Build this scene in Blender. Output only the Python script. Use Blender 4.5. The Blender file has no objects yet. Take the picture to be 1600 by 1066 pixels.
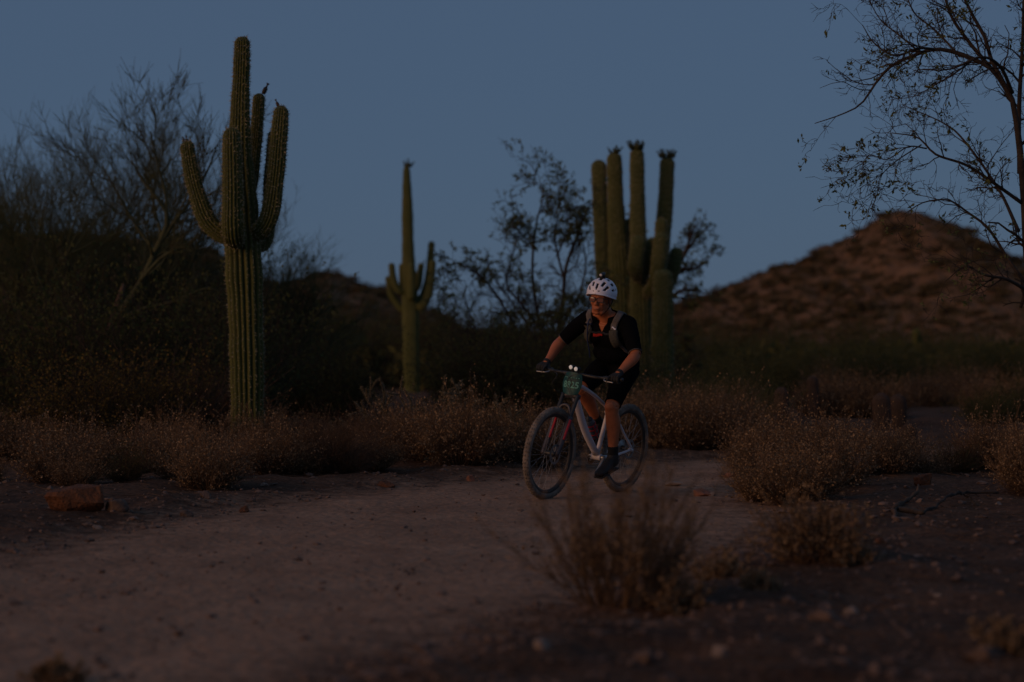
import bpy, bmesh, math, random
import numpy as np
from mathutils import Vector, Matrix, noise as mnoise
from mathutils.bvhtree import BVHTree

R = math.radians
SC = bpy.context.scene
COL = SC.collection
rng = np.random.default_rng(11)
random.seed(5)

# ------------------------------------------------------------------ camera
CAM_H = 1.2
FPX = 85.0 / 36.0 * 1600.0
cam = bpy.data.cameras.new('camera')
cam.lens = 85.0
cam.sensor_width = 36.0
cam.clip_start = 0.1
cam.clip_end = 3000.0
cam.dof.use_dof = True
cam.dof.focus_distance = 20.1
cam.dof.aperture_fstop = 1.6
cam_o = bpy.data.objects.new('camera', cam)
COL.objects.link(cam_o)
cam_o.location = (0, 0, CAM_H)
cam_o.rotation_euler = (R(90.106), 0, 0)
SC.camera = cam_o

# ------------------------------------------------------------------ sky, dusk
SUN_EL, SUN_AZ = 14.0, 236.0          # behind the camera, to the left
w = bpy.data.worlds.new('World')
SC.world = w
w.use_nodes = True
nt = w.node_tree
bg = nt.nodes['Background']
sky = nt.nodes.new('ShaderNodeTexSky')
sky.sky_type = 'NISHITA'
sky.sun_disc = False
sky.sun_elevation = R(SUN_EL)
sky.sun_rotation = R(SUN_AZ)
sky.ozone_density = 6.0
sky.dust_density = 0.3
mixn = nt.nodes.new('ShaderNodeMix')
mixn.data_type = 'RGBA'
mixn.inputs[0].default_value = 0.82
mixn.inputs[7].default_value = (0.655, 1.035, 1.72, 1)   # even blue of the dusk sky
hs = nt.nodes.new('ShaderNodeVectorMath')
hs.operation = 'SCALE'
hs.inputs[3].default_value = 0.32
nt.links.new(sky.outputs[0], hs.inputs[0])
nt.links.new(hs.outputs[0], mixn.inputs[6])
nt.links.new(mixn.outputs[2], bg.inputs[0])
bg.inputs[1].default_value = 0.1

# ------------------------------------------------------------------ low soft sun glow
sl = bpy.data.lights.new('sun', 'SUN')
sl.energy = 0.92
sl.angle = R(40)
sl.color = (1.0, 0.53, 0.25)
so = bpy.data.objects.new('sun', sl)
COL.objects.link(so)
az = R(SUN_AZ)
sd = Vector((math.sin(az) * math.cos(R(SUN_EL)), math.cos(az) * math.cos(R(SUN_EL)), math.sin(R(SUN_EL))))
so.rotation_euler = sd.to_track_quat('Z', 'Y').to_euler()

SC.view_settings.view_transform = 'Standard'
SC.view_settings.look = 'None'
SC.view_settings.gamma = 1.0
SC.view_settings.use_curve_mapping = False
SC.view_settings.exposure = 0.0
SC.render.engine = 'CYCLES'
SC.cycles.use_denoising = True
SC.cycles.max_bounces = 5
SC.cycles.diffuse_bounces = 3
SC.cycles.transparent_max_bounces = 8


def P(px, py, D):
    """A point of the place D metres from the camera, seen at picture position px, py."""
    return np.array([(px - 800.0) / FPX * D, D, CAM_H + (540.0 - py) / FPX * D])


# ------------------------------------------------------------------ helpers
class M:
    def __init__(self):
        self.v, self.f4, self.f3, self.n = [], [], [], 0
        self.a = []

    def add(self, v, f4=None, f3=None, a=None):
        v = np.asarray(v, dtype=np.float64).reshape(-1, 3)
        if f4 is not None and len(f4):
            self.f4.append(np.asarray(f4, dtype=np.int64).reshape(-1, 4) + self.n)
        if f3 is not None and len(f3):
            self.f3.append(np.asarray(f3, dtype=np.int64).reshape(-1, 3) + self.n)
        self.v.append(v)
        self.a.append(np.full(len(v), 0.5) if a is None else np.asarray(a, dtype=np.float64).reshape(-1))
        self.n += len(v)
        return self

    def xform(self, mat):
        m = np.array(mat)
        self.v = [x @ m[:3, :3].T + m[:3, 3] for x in self.v]
        return self

    def join(self, o):
        for v, a in zip(o.v, o.a):
            pass
        off = self.n
        self.v += o.v
        self.a += o.a
        self.f4 += [f + off for f in o.f4]
        self.f3 += [f + off for f in o.f3]
        self.n += o.n
        return self

    def mesh(self, name, smooth=True, attr=None):
        me = bpy.data.meshes.new(name)
        v = np.concatenate(self.v) if self.v else np.zeros((0, 3))
        f4 = np.concatenate(self.f4) if self.f4 else np.zeros((0, 4), np.int64)
        f3 = np.concatenate(self.f3) if self.f3 else np.zeros((0, 3), np.int64)
        me.vertices.add(len(v))
        me.vertices.foreach_set('co', v.astype(np.float32).ravel())
        loops = np.concatenate([f4.ravel(), f3.ravel()]).astype(np.int32)
        me.loops.add(len(loops))
        me.loops.foreach_set('vertex_index', loops)
        npoly = len(f4) + len(f3)
        me.polygons.add(npoly)
        st = np.concatenate([np.arange(len(f4)) * 4, len(f4) * 4 + np.arange(len(f3)) * 3]).astype(np.int32)
        me.polygons.foreach_set('loop_start', st)
        me.polygons.foreach_set('use_smooth', np.full(npoly, smooth, dtype=bool))
        me.update(calc_edges=True)
        if attr:
            at = me.attributes.new(attr, 'FLOAT', 'POINT')
            at.data.foreach_set('value', np.concatenate(self.a).astype(np.float32))
        return me

    def build(self, name, mat, parent=None, smooth=True, attr=None):
        return obj(name, self.mesh(name, smooth, attr), mat, parent)


def obj(name, me, mat=None, parent=None):
    o = bpy.data.objects.new(name, me)
    COL.objects.link(o)
    if mat is not None and me is not None:
        me.materials.clear()
        me.materials.append(mat)
    if parent is not None:
        o.parent = parent
    return o


def empty(name, loc=(0, 0, 0), rz=0.0, scale=1.0):
    o = bpy.data.objects.new(name, None)
    COL.objects.link(o)
    o.location = loc
    o.rotation_euler = (0, 0, rz)
    o.scale = (scale, scale, scale)
    o.empty_display_size = 0.1
    return o


def tag(o, label=None, cat=None, group=None, kind=None):
    if label:
        o['label'] = label
    if cat:
        o['category'] = cat
    if group:
        o['group'] = group
    if kind:
        o['kind'] = kind
    return o


def copy_tree(o, parent=None):
    c = o.copy()
    COL.objects.link(c)
    c.parent = parent
    for ch in o.children:
        copy_tree(ch, c)
    return c


def nrm(a):
    return a / np.maximum(np.linalg.norm(a, axis=-1, keepdims=True), 1e-9)


def hash2(ix, iy, s):
    n = (ix.astype(np.int64) * 374761393 + iy.astype(np.int64) * 668265263 + s * 974711) & 0xffffffff
    n = ((n ^ (n >> 13)) * 1274126177) & 0xffffffff
    n = n ^ (n >> 16)
    return (n & 0xffff) / 65535.0


def vnoise(x, y, s=0):
    ix, iy = np.floor(x), np.floor(y)
    fx, fy = x - ix, y - iy
    fx, fy = fx * fx * (3 - 2 * fx), fy * fy * (3 - 2 * fy)
    a, b = hash2(ix, iy, s), hash2(ix + 1, iy, s)
    c, d = hash2(ix, iy + 1, s), hash2(ix + 1, iy + 1, s)
    return (a * (1 - fx) + b * fx) * (1 - fy) + (c * (1 - fx) + d * fx) * fy - 0.5


def fbm(x, y, s=0, o=4):
    x, y = np.asarray(x, float), np.asarray(y, float)
    r, am = 0.0, 1.0
    for i in range(o):
        r = r + am * vnoise(x, y, s + i * 17)
        x, y, am = x * 2.03 + 5.2, y * 2.03 + 1.3, am * 0.5
    return r


def sstep(a, b, x):
    t = np.clip((x - a) / (b - a), 0, 1)
    return t * t * (3 - 2 * t)


def tubes(m, Pts, Rad, sides=3, cap=False, flat=None, attr=None):
    """Pts (n,k,3), Rad (n,k): n round tubes into m."""
    Pts = np.asarray(Pts, float)
    Rad = np.asarray(Rad, float)
    if Pts.ndim == 2:
        Pts, Rad = Pts[None], Rad[None]
    if cap:
        Pts = np.concatenate([Pts[:, :1], Pts, Pts[:, -1:]], 1)
        z = np.full((len(Rad), 1), 1e-5)
        Rad = np.concatenate([z, Rad, z], 1)
    n, k, _ = Pts.shape
    T = np.empty_like(Pts)
    src = Pts[:, 1:-1] if cap else Pts
    g = np.gradient(src, axis=1)
    if cap:
        T[:, 1:-1] = g
        T[:, 0] = g[:, 0]
        T[:, -1] = g[:, -1]
    else:
        T = g
    T = nrm(T)
    mean = nrm(Pts[:, -1] - Pts[:, 0])
    ref = np.where(np.abs(mean[:, 2:3]) > 0.8, np.array([[1.0, 0.13, 0]]), np.array([[0.0, 0.1, 1.0]]))
    U = nrm(np.cross(T, ref[:, None, :]))
    V = np.cross(T, U)
    a = np.arange(sides) / sides * 2 * np.pi
    fx = 1.0 if flat is None else flat
    ring = (np.cos(a)[None, None, :, None] * U[:, :, None, :] + fx * np.sin(a)[None, None, :, None] * V[:, :, None, :])
    X = Pts[:, :, None, :] + ring * Rad[:, :, None, None]
    idx = np.arange(n * k * sides).reshape(n, k, sides)
    nx = np.roll(idx, -1, 2)
    q = np.stack([idx[:, :-1], nx[:, :-1], nx[:, 1:], idx[:, 1:]], -1)
    at = None
    if attr is not None:
        at = np.repeat(np.asarray(attr).reshape(n, k), sides, axis=1).reshape(-1)
    m.add(X.reshape(-1, 3), q.reshape(-1, 4), a=at)
    return m


def spline(pts, k):
    """Catmull-Rom through pts (m,d) -> k samples."""
    p = np.asarray(pts, float)
    if len(p) == 2:
        t = np.linspace(0, 1, k)[:, None]
        return p[0] * (1 - t) + p[1] * t
    q = np.vstack([2 * p[0] - p[1], p, 2 * p[-1] - p[-2]])
    L = np.concatenate([[0], np.cumsum(np.linalg.norm(np.diff(p[:, :3] if p.shape[1] > 2 else p, axis=0), axis=1))])
    s = np.linspace(0, L[-1], k)
    i = np.clip(np.searchsorted(L, s, 'right') - 1, 0, len(p) - 2)
    t = ((s - L[i]) / np.maximum(L[i + 1] - L[i], 1e-9))[:, None]
    a, b, c, d = q[i], q[i + 1], q[i + 2], q[i + 3]
    return 0.5 * (2 * b + (c - a) * t + (2 * a - 5 * b + 4 * c - d) * t ** 2 + (3 * b - a - 3 * c + d) * t ** 3)


def sprout(Pp, Rp, m, t0, t1, ang, length, k=5, wig=0.15, up=0.1, rr=0.6, rmin=0.001, taper=0.35, lf=None, g=None):
    """m child shoots on each parent polyline (all vectorised)."""
    g = g or rng
    n, kk, _ = Pp.shape
    t = g.uniform(t0, t1, (n, m))
    x = t * (kk - 1)
    i = np.clip(x.astype(int), 0, kk - 2)
    f = (x - i)[..., None]
    ii = np.arange(n)[:, None]
    base = Pp[ii, i] * (1 - f) + Pp[ii, i + 1] * f
    rad = Rp[ii, i] * (1 - f[..., 0]) + Rp[ii, i + 1] * f[..., 0]
    tan = nrm(Pp[ii, i + 1] - Pp[ii, i])
    rnd = g.normal(size=(n, m, 3))
    perp = nrm(rnd - (rnd * tan).sum(-1, keepdims=True) * tan)
    an = np.radians(g.normal(ang, ang * 0.3, (n, m)))[..., None]
    d = tan * np.cos(an) + perp * np.sin(an)
    L = length * g.uniform(0.55, 1.3, (n, m))
    if lf is not None:
        L = L * lf(t)
    base, d, L, rad = base.reshape(-1, 3), d.reshape(-1, 3), L.reshape(-1), rad.reshape(-1)
    out = [base]
    step = (L / (k - 1))[:, None]
    for j in range(k - 1):
        out.append(out[-1] + d * step)
        d = nrm(d + g.normal(scale=wig, size=d.shape) + np.array([0, 0, up]))
    Pc = np.stack(out, 1)
    r0 = np.maximum(rad * rr, rmin)
    Rc = r0[:, None] * np.linspace(1, taper, k)[None]
    return Pc, np.maximum(Rc, rmin * 0.6)


def leaves(m, pos, size, aspect=2.2, dirs=None, g=None, spread=1.0):
    g = g or rng
    n = len(pos)
    d = nrm(g.normal(size=(n, 3))) if dirs is None else nrm(dirs + spread * g.normal(size=(n, 3)))
    r = g.normal(size=(n, 3))
    s = nrm(np.cross(d, r))
    L = size * g.uniform(0.6, 1.3, n)
    a = d * L[:, None]
    b = s * (L / aspect)[:, None]
    X = np.stack([pos, pos + a * 0.5 + b * 0.5, pos + a, pos + a * 0.5 - b * 0.5], 1)
    m.add(X.reshape(-1, 3), np.arange(4 * n).reshape(n, 4), a=np.repeat(g.uniform(0, 1, n), 4))
    return m


def along(Pp, per, t0, t1, g=None):
    g = g or rng
    n, k, _ = Pp.shape
    t = g.uniform(t0, t1, (n, per)) * (k - 1)
    i = np.clip(t.astype(int), 0, k - 2)
    f = (t - i)[..., None]
    ii = np.arange(n)[:, None]
    p = Pp[ii, i] * (1 - f) + Pp[ii, i + 1] * f
    d = nrm(Pp[ii, i + 1] - Pp[ii, i])
    return p.reshape(-1, 3), d.reshape(-1, 3)


def box(m, c, s, rot=None):
    v = np.array([[x, y, z] for x in (-1, 1) for y in (-1, 1) for z in (-1, 1)], float) * np.asarray(s) / 2
    if rot is not None:
        v = v @ np.array(rot).T
    v = v + np.asarray(c)
    m.add(v, [[0, 1, 3, 2], [4, 6, 7, 5], [0, 4, 5, 1], [2, 3, 7, 6], [0, 2, 6, 4], [1, 5, 7, 3]])
    return m


def ellipsoid(m, c, r, rot=None, u=20, v=12):
    th = np.linspace(0, np.pi, v + 1)
    ph = np.arange(u) / u * 2 * np.pi
    X = np.stack([np.outer(np.sin(th), np.cos(ph)), np.outer(np.sin(th), np.sin(ph)), np.outer(np.cos(th), np.ones(u))], -1)
    X = X.reshape(-1, 3) * np.asarray(r, float)
    if rot is not None:
        X = X @ np.array(rot).T
    idx = np.arange((v + 1) * u).reshape(v + 1, u)
    nx = np.roll(idx, -1, 1)
    m.add(X + np.asarray(c), np.stack([idx[:-1], idx[1:], nx[1:], nx[:-1]], -1).reshape(-1, 4))
    return m


def capsule(m, p0, p1, r0, r1, sides=16):
    p0, p1 = np.asarray(p0, float), np.asarray(p1, float)
    d = nrm(p1 - p0)
    pts, rad = [], []
    for a in np.linspace(0.05, np.pi / 2, 5):
        pts.append(p0 - d * r0 * math.cos(a))
        rad.append(r0 * math.sin(a))
    for t in (0.25, 0.5, 0.75):
        pts.append(p0 * (1 - t) + p1 * t)
        rad.append(r0 * (1 - t) + r1 * t)
    for a in np.linspace(np.pi / 2, 0.05, 5):
        pts.append(p1 + d * r1 * math.cos(a))
        rad.append(r1 * math.sin(a))
    return tubes(m, np.array(pts), np.array(rad), sides, cap=True)


def remesh(m, voxel, smooth=4, name='skin'):
    me = m.mesh('tmp')
    o = bpy.data.objects.new('tmp', me)
    COL.objects.link(o)
    r = o.modifiers.new('r', 'REMESH')
    r.mode = 'VOXEL'
    r.voxel_size = voxel
    r.use_smooth_shade = True
    if smooth:
        s = o.modifiers.new('s', 'SMOOTH')
        s.iterations = smooth
        s.factor = 0.5
    dg = bpy.context.evaluated_depsgraph_get()
    out = bpy.data.meshes.new_from_object(o.evaluated_get(dg))
    out.name = name
    bpy.data.objects.remove(o)
    bpy.data.meshes.remove(me)
    out.polygons.foreach_set('use_smooth', np.ones(len(out.polygons), dtype=bool))
    return out


def cut(me, test):
    """Delete the vertices for which test(points) is true."""
    n = len(me.vertices)
    co = np.empty(n * 3, np.float32)
    me.vertices.foreach_get('co', co)
    kill = test(co.reshape(-1, 3).astype(float))
    bm = bmesh.new()
    bm.from_mesh(me)
    bm.verts.ensure_lookup_table()
    bmesh.ops.delete(bm, geom=[bm.verts[i] for i in np.nonzero(kill)[0]], context='VERTS')
    for _ in range(8):                                 # even out the cut edge
        new = {}
        for v in bm.verts:
            nb = [e.other_vert(v).co for e in v.link_edges if e.is_boundary]
            if len(nb) == 2:
                new[v] = v.co * 0.4 + (nb[0] + nb[1]) * 0.3
        for v, c in new.items():
            v.co = c
    bm.to_mesh(me)
    bm.free()
    return me


# ------------------------------------------------------------------ materials
def mat(name, c1, c2=None, scale=8.0, rough=0.8, bump=0.0, bscale=None, metal=0.0, attr=None, ac=None,
        spec=0.3, detail=5.0, emit=None, trans=None, coord='Object', c3=None, sc3=2.0):
    """Procedural surface: c1..c2 by noise, optional blend to ac by a point attribute, noise relief."""
    m = bpy.data.materials.new(name)
    m.use_nodes = True
    N, Lk = m.node_tree.nodes, m.node_tree.links
    b = N['Principled BSDF']
    b.inputs['Roughness'].default_value = rough
    b.inputs['Metallic'].default_value = metal
    b.inputs['Specular IOR Level'].default_value = spec
    tc = N.new('ShaderNodeTexCoord')
    col = None
    if c2 is None:
        c2 = tuple(x * 0.8 for x in c1)
    nz = N.new('ShaderNodeTexNoise')
    nz.inputs['Scale'].default_value = scale
    nz.inputs['Detail'].default_value = detail
    nz.inputs['Roughness'].default_value = 0.6
    Lk.new(tc.outputs[coord], nz.inputs['Vector'])
    rp = N.new('ShaderNodeValToRGB')
    rp.color_ramp.elements[0].position = 0.36
    rp.color_ramp.elements[1].position = 0.66
    rp.color_ramp.elements[0].color = (*c2, 1)
    rp.color_ramp.elements[1].color = (*c1, 1)
    Lk.new(nz.outputs['Fac'], rp.inputs['Fac'])
    col = rp.outputs['Color']
    if c3 is not None:
        n3 = N.new('ShaderNodeTexNoise')
        n3.inputs['Scale'].default_value = sc3
        n3.inputs['Detail'].default_value = 4.0
        Lk.new(tc.outputs[coord], n3.inputs['Vector'])
        r3 = N.new('ShaderNodeMapRange')
        r3.inputs[1].default_value = 0.48
        r3.inputs[2].default_value = 0.62
        Lk.new(n3.outputs['Fac'], r3.inputs[0])
        mx = N.new('ShaderNodeMix')
        mx.data_type = 'RGBA'
        Lk.new(r3.outputs[0], mx.inputs[0])
        Lk.new(col, mx.inputs[6])
        mx.inputs[7].default_value = (*c3, 1)
        col = mx.outputs[2]
    if attr:
        at = N.new('ShaderNodeAttribute')
        at.attribute_name = attr
        mx = N.new('ShaderNodeMix')
        mx.data_type = 'RGBA'
        Lk.new(at.outputs['Fac'], mx.inputs[0])
        Lk.new(col, mx.inputs[6])
        mx.inputs[7].default_value = (*ac, 1)
        col = mx.outputs[2]
    Lk.new(col, b.inputs['Base Color'])
    if bump:
        bn = N.new('ShaderNodeTexNoise')
        bn.inputs['Scale'].default_value = bscale or scale * 4
        bn.inputs['Detail'].default_value = 6.0
        Lk.new(tc.outputs[coord], bn.inputs['Vector'])
        bp = N.new('ShaderNodeBump')
        bp.inputs['Strength'].default_value = 1.0
        bp.inputs['Distance'].default_value = bump
        Lk.new(bn.outputs['Fac'], bp.inputs['Height'])
        Lk.new(bp.outputs['Normal'], b.inputs['Normal'])
    if emit:
        b.inputs['Emission Color'].default_value = (*emit[0], 1)
        b.inputs['Emission Strength'].default_value = emit[1]
    if trans:
        b.inputs['Transmission Weight'].default_value = trans
    return m


SOIL1, SOIL2 = (0.112, 0.060, 0.036), (0.052, 0.028, 0.017)
TRAIL1, TRAIL2 = (0.352, 0.208, 0.132), (0.262, 0.152, 0.096)


def ground_mat(name):
    m = mat(name, SOIL1, SOIL2, scale=1.3, rough=0.95, spec=0.1, bump=0.03, bscale=14, coord='Object')
    N, Lk = m.node_tree.nodes, m.node_tree.links
    b = N['Principled BSDF']
    src = b.inputs['Base Color'].links[0].from_socket
    tc = next(n for n in N if n.type == 'TEX_COORD')
    # pebbly speckle of the soil
    vo = N.new('ShaderNodeTexVoronoi')
    vo.inputs['Scale'].default_value = 34.0
    Lk.new(tc.outputs['Object'], vo.inputs['Vector'])
    sp = N.new('ShaderNodeMix')
    sp.data_type = 'RGBA'
    sp.blend_type = 'OVERLAY'
    sp.inputs[0].default_value = 0.45
    Lk.new(src, sp.inputs[6])
    bw = N.new('ShaderNodeRGBToBW')
    Lk.new(vo.outputs['Color'], bw.inputs[0])
    Lk.new(bw.outputs[0], sp.inputs[7])
    # packed trail dust
    tn = N.new('ShaderNodeTexNoise')
    tn.inputs['Scale'].default_value = 1.1
    tn.inputs['Detail'].default_value = 8.0
    tn.inputs['Roughness'].default_value = 0.65
    Lk.new(tc.outputs['Object'], tn.inputs['Vector'])
    tr = N.new('ShaderNodeValToRGB')
    tr.color_ramp.elements[0].position = 0.35
    tr.color_ramp.elements[1].position = 0.65
    tr.color_ramp.elements[0].color = (*TRAIL2, 1)
    tr.color_ramp.elements[1].color = (*TRAIL1, 1)
    Lk.new(tn.outputs['Fac'], tr.inputs['Fac'])
    at = N.new('ShaderNodeAttribute')
    at.attribute_name = 'trail'
    en = N.new('ShaderNodeTexNoise')
    en.inputs['Scale'].default_value = 5.0
    en.inputs['Detail'].default_value = 7.0
    en.inputs['Roughness'].default_value = 0.7
    Lk.new(tc.outputs['Object'], en.inputs['Vector'])
    ad = N.new('ShaderNodeMath')
    ad.operation = 'MULTIPLY_ADD'
    Lk.new(en.outputs['Fac'], ad.inputs[0])
    ad.inputs[1].default_value = 1.7
    Lk.new(at.outputs['Fac'], ad.inputs[2])
    mr = N.new('ShaderNodeMapRange')
    mr.inputs[1].default_value = 1.08
    mr.inputs[2].default_value = 1.62
    Lk.new(ad.outputs[0], mr.inputs[0])
    mx = N.new('ShaderNodeMix')
    mx.data_type = 'RGBA'
    Lk.new(mr.outputs[0], mx.inputs[0])
    Lk.new(sp.outputs[2], mx.inputs[6])
    # worn darker streaks and gravelly speckle in the packed dust
    mp = N.new('ShaderNodeMapping')
    mp.inputs['Rotation'].default_value = (0, 0, 0.52)
    mp.inputs['Scale'].default_value = (2.6, 0.55, 1.0)
    Lk.new(tc.outputs['Object'], mp.inputs['Vector'])
    wn = N.new('ShaderNodeTexNoise')
    wn.inputs['Scale'].default_value = 1.0
    wn.inputs['Detail'].default_value = 9.0
    wn.inputs['Roughness'].default_value = 0.7
    Lk.new(mp.outputs[0], wn.inputs['Vector'])
    wr = N.new('ShaderNodeMapRange')
    wr.inputs[1].default_value = 0.47
    wr.inputs[2].default_value = 0.66
    wr.inputs[4].default_value = 0.35
    Lk.new(wn.outputs['Fac'], wr.inputs[0])
    wm = N.new('ShaderNodeMix')
    wm.data_type = 'RGBA'
    Lk.new(wr.outputs[0], wm.inputs[0])
    Lk.new(tr.outputs['Color'], wm.inputs[6])
    wm.inputs[7].default_value = (0.155, 0.086, 0.052, 1)
    gs_ = N.new('ShaderNodeMix')
    gs_.data_type = 'RGBA'
    gs_.blend_type = 'OVERLAY'
    gs_.inputs[0].default_value = 0.28
    Lk.new(wm.outputs[2], gs_.inputs[6])
    Lk.new(bw.outputs[0], gs_.inputs[7])
    Lk.new(gs_.outputs[2], mx.inputs[7])
    Lk.new(mx.outputs[2], b.inputs['Base Color'])
    return m


MT = {}
MT['ground'] = ground_mat('desert_soil')
MT['hill'] = mat('hill_soil', (0.235, 0.126, 0.068), (0.150, 0.082, 0.045), scale=0.35, rough=0.95, spec=0.05, detail=10,
                 bump=0.7, bscale=0.9, c3=(0.135, 0.082, 0.040), sc3=0.30)
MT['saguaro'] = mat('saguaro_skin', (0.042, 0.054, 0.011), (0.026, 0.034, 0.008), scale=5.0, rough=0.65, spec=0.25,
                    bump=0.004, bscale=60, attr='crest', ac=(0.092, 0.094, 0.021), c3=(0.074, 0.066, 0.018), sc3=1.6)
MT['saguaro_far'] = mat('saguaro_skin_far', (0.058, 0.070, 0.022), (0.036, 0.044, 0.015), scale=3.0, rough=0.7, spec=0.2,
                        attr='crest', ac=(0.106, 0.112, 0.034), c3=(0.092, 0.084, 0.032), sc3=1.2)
MT['spine'] = mat('cactus_spine', (0.46, 0.39, 0.25), (0.27, 0.22, 0.14), scale=20, rough=0.7)
MT['fruit'] = mat('cactus_fruit', (0.050, 0.040, 0.018), (0.05, 0.02, 0.015), scale=20, rough=0.6)
MT['fruit_green'] = mat('green_cactus_fruit', (0.045, 0.052, 0.020), (0.03, 0.036, 0.015), scale=20, rough=0.6)
MT['bark'] = mat('dark_bark', (0.058, 0.040, 0.028), (0.028, 0.020, 0.015), scale=14, rough=0.9, bump=0.008, bscale=50)
MT['green_bark'] = mat('palo_verde_bark', (0.068, 0.072, 0.030), (0.042, 0.044, 0.020), scale=6, rough=0.8)
MT['twig'] = mat('palo_verde_twig', (0.088, 0.096, 0.040), (0.054, 0.060, 0.026), scale=3, rough=0.85)
MT['leaf'] = mat('tree_leaf', (0.080, 0.092, 0.030), (0.050, 0.060, 0.020), scale=2, rough=0.7, attr='tone', ac=(0.150, 0.160, 0.050))
MT['dry_stem'] = mat('dry_stem', (0.165, 0.096, 0.052), (0.082, 0.050, 0.030), scale=4, rough=0.9)
MT['seed'] = mat('dry_seed_head', (0.20, 0.118, 0.060), (0.12, 0.072, 0.038), scale=6, rough=0.9, attr='tone', ac=(0.33, 0.215, 0.118))
MT['scrub'] = mat('scrub_leaf', (0.058, 0.064, 0.021), (0.034, 0.038, 0.013), scale=1.5, rough=0.9, attr='tone', ac=(0.100, 0.104, 0.034))
MT['scrub_green'] = mat('green_scrub_leaf', (0.074, 0.070, 0.022), (0.046, 0.044, 0.015), scale=1.5, rough=0.9, attr='tone', ac=(0.115, 0.104, 0.032))
MT['hill_scrub'] = mat('hill_scrub_leaf', (0.066, 0.046, 0.020), (0.042, 0.032, 0.015), scale=1.5, rough=0.9, attr='tone', ac=(0.105, 0.072, 0.030))
MT['gold_leaf'] = mat('yellowing_leaf', (0.15, 0.100, 0.020), (0.05, 0.036, 0.010), scale=2, rough=0.8, attr='tone', ac=(0.19, 0.12, 0.028))
for k_ in ('leaf', 'scrub', 'scrub_green', 'gold_leaf'):          # thin leaves let some light through
    nt_ = MT[k_].node_tree
    pb_ = nt_.nodes['Principled BSDF']
    tl_ = nt_.nodes.new('ShaderNodeBsdfTranslucent')
    ms_ = nt_.nodes.new('ShaderNodeMixShader')
    ms_.inputs[0].default_value = 0.4
    nt_.links.new(pb_.inputs['Base Color'].links[0].from_socket, tl_.inputs[0])
    nt_.links.new(pb_.outputs[0], ms_.inputs[1])
    nt_.links.new(tl_.outputs[0], ms_.inputs[2])
    nt_.links.new(ms_.outputs[0], nt_.nodes['Material Output'].inputs[0])
MT['straw'] = mat('dry_grass_blade', (0.21, 0.135, 0.070), (0.12, 0.080, 0.042), scale=6, rough=0.9)
MT['cholla'] = mat('cholla_skin', (0.105, 0.078, 0.044), (0.055, 0.044, 0.025), scale=12, rough=0.9, bump=0.01, bscale=90)
MT['barrel'] = mat('barrel_cactus_skin', (0.040, 0.036, 0.022), (0.026, 0.023, 0.016), scale=12, rough=0.8, attr='crest', ac=(0.085, 0.050, 0.038))
MT['rock'] = mat('brown_rock', (0.150, 0.095, 0.070), (0.080, 0.054, 0.044), scale=7, rough=0.9, bump=0.01, bscale=40)
MT['rock_orange'] = mat('orange_rock', (0.150, 0.058, 0.025), (0.070, 0.030, 0.016), scale=11, rough=0.9, bump=0.03, bscale=34)
MT['rock_red'] = mat('red_stone', (0.26, 0.110, 0.070), (0.16, 0.075, 0.052), scale=9, rough=0.9, bump=0.008, bscale=40)
MT['rock_pale'] = mat('pale_stone', (0.29, 0.21, 0.165), (0.19, 0.135, 0.105), scale=12, rough=0.9, bump=0.006, bscale=50)
MT['gravel'] = mat('gravel', (0.19, 0.125, 0.098), (0.075, 0.050, 0.040), scale=3, rough=0.9)
MT['dead'] = mat('grey_dead_wood', (0.120, 0.070, 0.040), (0.045, 0.027, 0.017), scale=9, rough=0.9, bump=0.006, bscale=60)
# ---------------------------------------------------------------- ground and trail
FAR_E = np.array([(-6.5, 2.0), (-4.6, 7.0), (-3.7, 11.0), (-2.9, 13.7), (-1.95, 18.0), (-1.05, 20.0), (0.12, 22.2), (1.3, 24.4), (2.3, 25.6), (4.2, 27.6), (7.4, 29.6), (14, 32)])
NEAR_E = np.array([(-3.2, 2.0), (-1.5, 6.0), (-0.75, 8.6), (0.05, 10.8), (0.85, 13.2), (1.85, 16.2), (1.85, 18.4), (1.95, 20.0), (2.40, 21.8), (3.4, 23.6), (5.0, 25.2), (8.4, 27.0), (15, 29)])
FE, NE = spline(FAR_E, 150), spline(NEAR_E, 150)
POLY = np.vstack([FE, NE[::-1]])


def trail_sd(x, y):
    """Signed distance to the trail's edge, positive inside."""
    x, y = np.asarray(x, float).ravel(), np.asarray(y, float).ravel()
    best = np.full(len(x), 1e9)
    inside = np.zeros(len(x), bool)
    pp = POLY[::5]
    for i in range(len(pp)):
        a, b = pp[i], pp[(i + 1) % len(pp)]
        ab = b - a
        t = np.clip(((x - a[0]) * ab[0] + (y - a[1]) * ab[1]) / (ab @ ab + 1e-12), 0, 1)
        d = np.hypot(x - a[0] - t * ab[0], y - a[1] - t * ab[1])
        best = np.minimum(best, d)
        c = ((a[1] > y) != (b[1] > y)) & (x < (b[0] - a[0]) * (y - a[1]) / (b[1] - a[1] + 1e-12) + a[0])
        inside ^= c
    return np.where(inside, best, -best)


def base_z(x, y, s):
    """Desert floor: s is the signed trail distance."""
    off = np.clip(-s, 0, 3)
    rough = sstep(0.0, 0.6, off)
    near = sstep(160, 60, np.asarray(y, float))
    return (0.05 * rough + 0.05 * fbm(x * 0.35, y * 0.35, 3) * rough + 0.075 * fbm(x * 2.0, y * 2.0, 8) * rough * near
            + 0.012 * fbm(x * 7, y * 7, 21, 2) * rough * near + 0.010 * fbm(x * 1.4, y * 1.4, 5) + 0.004 * fbm(x * 6, y * 6, 13, 2))


def gz(x, y):
    x, y = np.atleast_1d(np.asarray(x, float)), np.atleast_1d(np.asarray(y, float))
    return base_z(x, y, trail_sd(x, y))


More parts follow.
